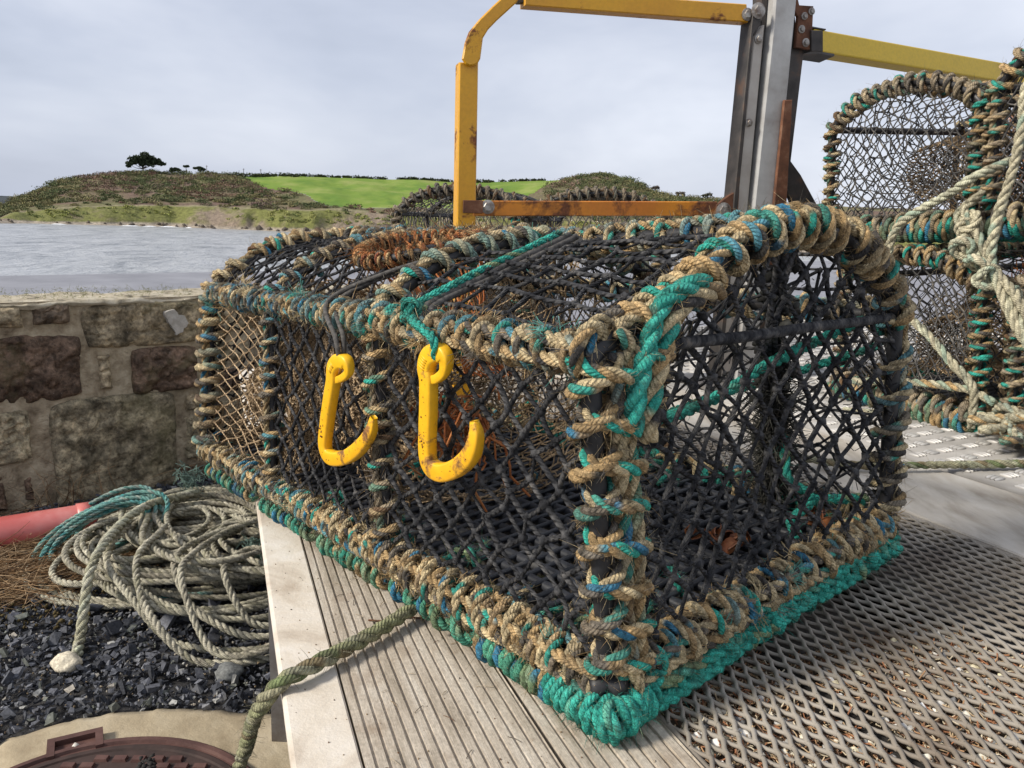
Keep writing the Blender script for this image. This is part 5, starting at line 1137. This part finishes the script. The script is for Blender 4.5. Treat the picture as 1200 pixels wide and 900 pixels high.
g = G(); box(g, nc + nd * .008 + V(0, 0, -.001), ns * .031, nd * .020, V(0, 0, .006)); tube(g, np.array([nc + nd * .002 + V(0, 0, .003), nc + nd * .002 + V(0, 0, .0075)]), .017, 18); part(g, 'key_tab', 'iron', dc, smooth=False)
g = G(); blobs(g, [nc + nd * .002 + V(0, 0, .0105)], .0075, .25, V(.6, .56, .5)); tag(g.build('white_pebble', M['litter'], loc=nc), 'tiny whitish pebble sitting in the notch of the drain cover', 'pebble')

# ================================================================== gravel
g = G()
def chips(n, xr, yr, s0, s1, z, dens=None):
    x = rng.uniform(*xr, n); y = rng.uniform(*yr, n)
    k = np.ones(n, bool)
    if dens is not None: k = dens(x, y)
    x, y = x[k], y[k]; n = len(x)
    s = s0 * (s1 / s0) ** (rng.random(n) ** 1.8)
    cube = np.array([[a, b, c] for a in (-1, 1) for b in (-1, 1) for c in (-1, 1)], float)
    v = cube[None] * np.array([1., .75, .36]) * (1 + .55 * rng.uniform(-1, 1, (n, 8, 3))); v = v * s[:, None, None]
    q = rng.normal(size=(n, 4)) * V(1, .35, .35, 1); q /= np.linalg.norm(q, axis=1, keepdims=True); w, i, j, k_ = q.T
    R = np.stack([1 - 2 * (j * j + k_ * k_), 2 * (i * j - k_ * w), 2 * (i * k_ + j * w), 2 * (i * j + k_ * w), 1 - 2 * (i * i + k_ * k_), 2 * (j * k_ - i * w), 2 * (i * k_ - j * w), 2 * (j * k_ + i * w), 1 - 2 * (i * i + j * j)], -1).reshape(-1, 3, 3)
    v = np.einsum('nij,nkj->nki', R, v) + np.stack([x, y, z + s * .3 + rng.uniform(0, .012, n)], -1)[:, None]
    f = np.array([[0, 1, 3, 2], [4, 6, 7, 5], [0, 4, 5, 1], [2, 3, 7, 6], [0, 2, 6, 4], [1, 5, 7, 3]])[None] + (np.arange(n) * 8)[:, None, None]
    base = np.array([V(.045, .048, .057), V(.075, .078, .09), V(.03, .032, .038), V(.12, .123, .132), V(.09, .095, .082), V(.2, .2, .19)])[rng.choice(6, size=n, p=[.34, .26, .2, .11, .06, .03])]
    c = base * rng.uniform(.85, 1.8, (n, 1)); lt = rng.random(n) < .012; c[lt] = V(.36, .33, .28)
    g.add(v.reshape(-1, 3), f.reshape(-1, 4), None, np.repeat(c, 8, 0))
def on_gravel(x, y):
    edge = np.interp(x, [-.9, -.878, -.821, -.701, -.527, -.40, -.2], [1.18, 1.217, 1.28, 1.328, 1.340, 1.335, 1.33])
    dw = (x - W0[0]) * WN[0] + (y - W0[1]) * WN[1]; return (y > edge + .004 * rng.normal(size=len(x))) & (dw > .05)
chips(26000, (-1.6, .1), (1.15, 2.75), .002, .0065, .0, on_gravel); chips(4500, (-1.6, .1), (1.2, 2.75), .005, .010, .003, on_gravel); chips(380, (-1.5, .0), (1.25, 2.6), .009, .015, .006, on_gravel)
M['slate'] = mat_dye('slate_chip', 160., .75, .5, 1.45, [(260., .6, .0012)], spec=.3)
n = 2600; x = rng.uniform(-1.55, .0, n); y = rng.uniform(1.18, 2.7, n); k = on_gravel(x, y); blobs(g, np.stack([x[k], y[k], rng.uniform(.010, .020, k.sum())], 1), rng.uniform(.0008, .0026, k.sum()), .45, np.array([V(.20, .15, .09), V(.12, .09, .06), V(.3, .27, .22)])[rng.integers(3, size=k.sum())])
stuff(g.build('gravel', M['slate'], loc=(-.8, 1.8, 0), smooth=False), 'dark blue-grey slate chips covering the ground by the platform', 'gravel')
def rock(name, c, r, col, label, flat=.7):
    g = G(); v = ICO3 * (1 + .35 * fbm(ICO3 + c * 9, 1.1, 3)[:, None]) * r * V(1.2, .9, flat); g.add(v + c, None, ICO3T, col); tag(g.build(name, M['slate'], loc=c), label, 'stone')
rock('loose_stone', V(-.885, 1.452, .02), .026, V(.58, .52, .40), 'pale cream stone at the end of the thick rope on the gravel')
rock('loose_stone', V(-.553, 1.44, .018), .024, V(.15, .155, .15), 'rounded grey-green stone among the slate chips below the rope heap')

# ================================================================== heap of rope, teal rope, pipe, straw
class Heap:
    def __init__(s, x0, y0, n=140, c=.012, base=.012): s.h = np.full((n, n), base); s.x0, s.y0, s.c, s.n = x0, y0, c, n
    def lay(s, p, R, sink=.35):
        ix = np.clip(((p[:, 0] - s.x0) / s.c).astype(int), 1, s.n - 2); iy = np.clip(((p[:, 1] - s.y0) / s.c).astype(int), 1, s.n - 2)
        z = s.h[ix, iy] + R * (1 - sink * .3)
        k = 21; zz = np.array([z[max(0, i - k // 2):i + k // 2 + 1].max() for i in range(len(z))]); ker = np.hanning(k + 2)[1:-1]; ker /= ker.sum(); zz = np.convolve(np.pad(zz, k // 2, 'edge'), ker, 'valid')
        top = zz + R * .55
        for dx in (-1, 0, 1):
            for dy in (-1, 0, 1): np.maximum.at(s.h, (ix + dx, iy + dy), top - (abs(dx) + abs(dy)) * R * .35)
        return np.c_[p[:, :2], zz]
hp_ = Heap(-1.75, 1.2)
def loops(c, ax, ay, rot, turns, seed, jr=.25, jc=.06, n=70):
    th = np.linspace(0, 2 * np.pi * turns, int(turns * n)); q = th / 6.2832
    r = 1 + jr * n1(q, seed, .9) + .16 * n1(q, seed + 9, 3.1); x = ax * r * np.cos(th) + jc * 1.5 * n1(q, seed + 2, .6); y = ay * r * np.sin(th) + jc * n1(q, seed + 5, .6)
    cr, sr = math.cos(rot), math.sin(rot); return np.stack([c[0] + x * cr - y * sr, c[1] + x * sr + y * cr], 1)
g = G(); cH = V(-.895, 2.02)
pths = []
for k, (cx, cy, ax, ay, rt, tn) in enumerate(((-.86, 2.04, .33, .26, .55, 4), (-.98, 2.08, .15, .13, .2, 4), (-.76, 2.12, .24, .30, 1.0, 4), (-.95, 1.99, .18, .15, .9, 4), (-.72, 1.88, .22, .18, .1, 4), (-.90, 2.20, .30, .18, .75, 4), (-.82, 1.98, .36, .28, .4, 3), (-.68, 2.02, .16, .24, 1.3, 4), (-.90, 1.90, .15, .12, 1.4, 3), (-.80, 2.0, .28, .16, 2.2, 4), (-.62, 1.82, .15, .20, .6, 3))):
    p = hp_.lay(np.c_[loops(V(cx, cy), ax, ay, rt, tn, 11.3 + 7 * k, .30, .09), np.zeros(tn * 70)], .0088)
    rope(g, p, .0080, D_OLIVE, fuzz=25, S=7, worn=.25)
lp = [[(-.56, 2.05), (-.66, 1.95), (-.75, 1.82), (-.77, 1.70), (-.68, 1.60), (-.55, 1.58), (-.45, 1.62), (-.42, 1.75)], [(-.50, 1.78), (-.62, 1.78), (-.64, 1.66), (-.55, 1.60), (-.44, 1.66)], [(-.60, 2.3), (-.66, 2.15), (-.62, 1.98), (-.54, 1.86), (-.5, 1.8)], [(-.96, 1.98), (-.9, 1.82), (-.78, 1.70), (-.66, 1.68), (-.58, 1.76), (-.6, 1.86), (-.72, 1.95)], [(-.98, 1.9), (-.95, 1.74), (-.82, 1.60), (-.70, 1.54), (-.58, 1.52), (-.46, 1.56), (-.42, 1.7)], [(-.86, 1.86), (-.84, 1.66), (-.72, 1.50), (-.58, 1.47), (-.44, 1.52)], [(-.60, 1.95), (-.70, 1.80), (-.72, 1.62), (-.62, 1.50), (-.50, 1.49), (-.42, 1.6)]]
for q in lp:
    p = catmull(np.c_[np.array(q), np.zeros(len(q))], 16); rope(g, hp_.lay(p, .0082), .0082, D_OLIVE, fuzz=25, S=7, worn=.2)
th_ = np.linspace(0, 2 * np.pi * 6, 420); q_ = th_ / 6.2832; e1 = unit(V(.72, .42, .35)); e2 = unit(V(-.45, .55, .62)); rr_ = 1 + .22 * n1(q_, 3.3, 1.1) + .10 * n1(q_, 8.8, 3.)
gt = G(); p = V(-1.09, 1.96, .075) + (.150 * rr_ * np.cos(th_))[:, None] * e1 + (.075 * rr_ * np.sin(th_))[:, None] * e2 + .030 * np.stack([n1(q_, 5.1, .8), n1(q_, 6.1, .8), n1(q_, 7.1, .8)], 1); p[:, 2] = np.maximum(p[:, 2], .012)
rope(gt, p, .0062, D_AQUA, fuzz=60, S=6)
p = V(-1.10, 2.06, .075) + (.13 * rr_[::-1] * np.cos(th_))[:, None] * e1 + (.07 * rr_[::-1] * np.sin(th_))[:, None] * e2 + .035 * np.stack([n1(q_, 15.1, .8), n1(q_, 16.1, .8), n1(q_, 17.1, .8)], 1); p[:, 2] = np.maximum(p[:, 2], .012)
rope(gt, p[:300], .0062, D_AQUA, fuzz=60, S=6)
tl3 = catmull([(-1.05, 2.0, .03), (-1.0, 1.86, .025), (-.92, 1.76, .028), (-.82, 1.73, .03), (-.70, 1.74, .035)]); rope(gt, tl3, .0062, D_AQUA, fuzz=60, S=6)
p = catmull(np.array([(-.90, 2.16, .14), (-.96, 2.06, .155), (-.985, 1.95, .14), (-.97, 1.80, .09), (-.94, 1.65, .045), (-.905, 1.53, .022), (-.885, 1.482, .016)]), 14)
p = hp_.lay(p, .0125, 0.); rope(g, p, .0115, dyer([V(.52, .54, .40), V(.58, .56, .43)], [V(.45, .43, .30)], .08, .3), fuzz=80, S=9, worn=.05)
tag(g.build('rope_heap', M['rope_coarse'], loc=(cH[0], cH[1], .02)), 'big tangled heap of grey-green rope on the slate chips by the wall', 'rope')
for c in (V(-.93, 2.18, .16), V(-.64, 1.84, .10)):      # scraps of pale green netting on the heap
    h = []
    for k in range(60):
        q = c + rng.normal(size=3) * V(.018, .022, .012); h.append([q] + [q + rng.normal(size=3) * .016 for _ in range(3)])
    batch_tubes(gt, h, .0011, 4, V(.28, .42, .36))
tag(gt.build('teal_rope', M['rope_coarse'], loc=(-1.16, 2.1, .02)), 'faded teal rope looped at the left end of the rope heap', 'rope')
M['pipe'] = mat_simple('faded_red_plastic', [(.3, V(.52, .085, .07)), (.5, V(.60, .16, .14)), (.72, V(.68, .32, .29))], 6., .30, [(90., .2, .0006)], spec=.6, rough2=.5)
pd = unit(V(.56, .40, .0)); p0 = V(-1.60, 1.82, .053); pi_ = thing('plastic_pipe', p0, 'faded red plastic pipe lying on dry grass at the foot of the wall', 'pipe')
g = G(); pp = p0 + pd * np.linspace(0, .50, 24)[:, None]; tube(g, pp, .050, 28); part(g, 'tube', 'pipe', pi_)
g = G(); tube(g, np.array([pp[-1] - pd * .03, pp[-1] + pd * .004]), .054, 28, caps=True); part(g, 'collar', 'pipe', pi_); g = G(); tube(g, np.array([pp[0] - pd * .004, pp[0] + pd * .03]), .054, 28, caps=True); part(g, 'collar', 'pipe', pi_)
g = G(); n = 4200; x = rng.uniform(-1.65, -.93, n); y = rng.uniform(1.50, 2.25, n)
dl = (x + 1.30) * .58 - (y - 1.98) * .80
k = (np.abs(dl) < .33) & ((x + 1.22) ** 2 / .34 ** 2 + (y - 1.86) ** 2 / .30 ** 2 < 1 + .4 * rng.normal(size=n)) & on_gravel(x, y)
x, y = x[k], y[k]; n = len(x); an = rng.normal(.62, .5, n) + (rng.random(n) < .2) * rng.uniform(0, 3, n); L_ = rng.uniform(.05, .20, (n, 1)); d = np.stack([np.cos(an), np.sin(an), rng.normal(size=n) * .12 + .05], 1); c = np.stack([x, y, rng.uniform(.008, .05, n)], 1); cu = rng.normal(size=(n, 3)) * V(.35, .35, .2)
pal = np.array([V(.26, .16, .08), V(.36, .24, .13), V(.17, .095, .045), V(.42, .30, .18), V(.12, .07, .035)])
P_ = np.stack([c + (d * s + cu * s * s) * L_ * .5 for s in (-1, -.4, .2, .7, 1.)], 1); P_[..., 2] = np.maximum(P_[..., 2], .006); batch_tubes(g, P_, np.array([[.0009, .0011, .001, .0008, .0004]]), 4, pal[rng.integers(5, size=n)])
blobs(g, np.stack([rng.uniform(-1.2, -.95, 300), rng.uniform(1.60, 1.85, 300), rng.uniform(.006, .02, 300)], 1), rng.uniform(.002, .005, 300), .5, V(.10, .075, .03))
stuff(g.build('dried_grass', mat_dye('dry_grass', 80., .9), loc=(-1.2, 1.85, 0)), 'matted brown dried grass on the ground below the red pipe', 'dry grass')
g = G()
for k in range(40):
    b = V(-1.36 + rng.normal() * .10, 2.34 + rng.normal() * .06, .01); h = rng.uniform(.05, .16); tube(g, catmull([b, b + V(rng.normal() * .03, rng.normal() * .02, h * .6), b + V(rng.normal() * .08, rng.normal() * .04, h)], 5), np.linspace(.0011, .0004, 11), 4, pal[rng.integers(5)] * 1.2)
stuff(g.build('grass_tuft', mat_dye('dry_stalk', 80., .9), loc=(-1.36, 2.34, 0)), 'wispy tuft of dry stalks standing behind the red pipe', 'grass')

# ================================================================== sky, sun, camera
w = bpy.data.worlds.new('World'); SC.world = w; w.use_nodes = True; nt = w.node_tree; n = N_(nt); bg = nt.nodes['Background']
SUN_D = unit(V(-.80, -.30, .60)); EL = math.asin(SUN_D[2]); AZ = math.atan2(SUN_D[0], SUN_D[1])
sky = n('ShaderNodeTexSky', sky_type='NISHITA'); sky.sun_disc = False; sky.sun_elevation = EL; sky.sun_rotation = AZ; sky.dust_density = 2.; sky.altitude = 10
tc = n('ShaderNodeTexCoord').outputs['Generated']; sp = n('ShaderNodeSeparateXYZ', {'Vector': tc})
mp = n('ShaderNodeMapping', {'Vector': tc, 'Scale': (1., 1., 3.2), 'Location': (.3, .1, .2)}).outputs['Vector']
f1 = noise(n, mp, 1.6, 5, .55, .3); f2 = noise(n, mp, 4.5, 6, .6, .2)
fm = mix(n, .10, f1, f2)
side = n('ShaderNodeMapRange', {'Value': sp.outputs['X'], 'From Min': -.65, 'From Max': .55, 'To Min': -.17, 'To Max': .17}).outputs['Result']
fs = n('ShaderNodeMath', {0: fm, 1: side}, operation='ADD').outputs[0]
cl = ramp(n, fs, [(.34, V(3.0, 3.3, 4.05)), (.47, V(3.75, 4.05, 4.85)), (.60, V(4.6, 4.85, 5.55)), (.78, V(5.9, 6.1, 6.7))])
hz_ = n('ShaderNodeMapRange', {'Value': sp.outputs['Z'], 'From Min': 0., 'From Max': .10, 'To Min': 1., 'To Max': 0.}).outputs['Result']
cl = mix(n, n('ShaderNodeMath', {0: hz_, 1: .45}, operation='MULTIPLY').outputs[0], cl, V(4.0, 4.35, 5.2))
sk = mix(n, .90, sky.outputs['Color'], cl)
nt.links.new(sk, bg.inputs['Color']); bg.inputs['Strength'].default_value = .1
L = bpy.data.lights.new('sun', 'SUN'); L.energy = 2.9; L.angle = math.radians(11); L.color = (1., .93, .82); lo = bpy.data.objects.new('sun', L); COL.objects.link(lo); lo.rotation_euler = Vector(-SUN_D).to_track_quat('-Z', 'Y').to_euler()
from mathutils import Matrix
cam = bpy.data.cameras.new('camera'); co = bpy.data.objects.new('camera', cam); COL.objects.link(co)
cam.sensor_width = 36; cam.lens = 27.6; cam.clip_start = .02; cam.clip_end = 20000
R_ = np.array([[0.99916294,-0.04090739,0.],[0.00847216,0.2069325,0.97831854],[0.04002046,0.97749963,-0.20710586]])
Mx = Matrix([[R_[0, 0], R_[0, 1], -R_[0, 2], 0], [R_[1, 0], R_[1, 1], -R_[1, 2], 0], [R_[2, 0], R_[2, 1], -R_[2, 2], .95], [0, 0, 0, 1]])
co.matrix_world = Mx; SC.camera = co
SC.view_settings.view_transform = 'Standard'; SC.view_settings.look = 'None'; SC.view_settings.exposure = .70; SC.view_settings.gamma = 1.
SC.cycles.max_bounces = 6; SC.cycles.diffuse_bounces = 3; SC.cycles.use_denoising = True
for o in SC.objects:
    if '_w' in o: del o['_w']
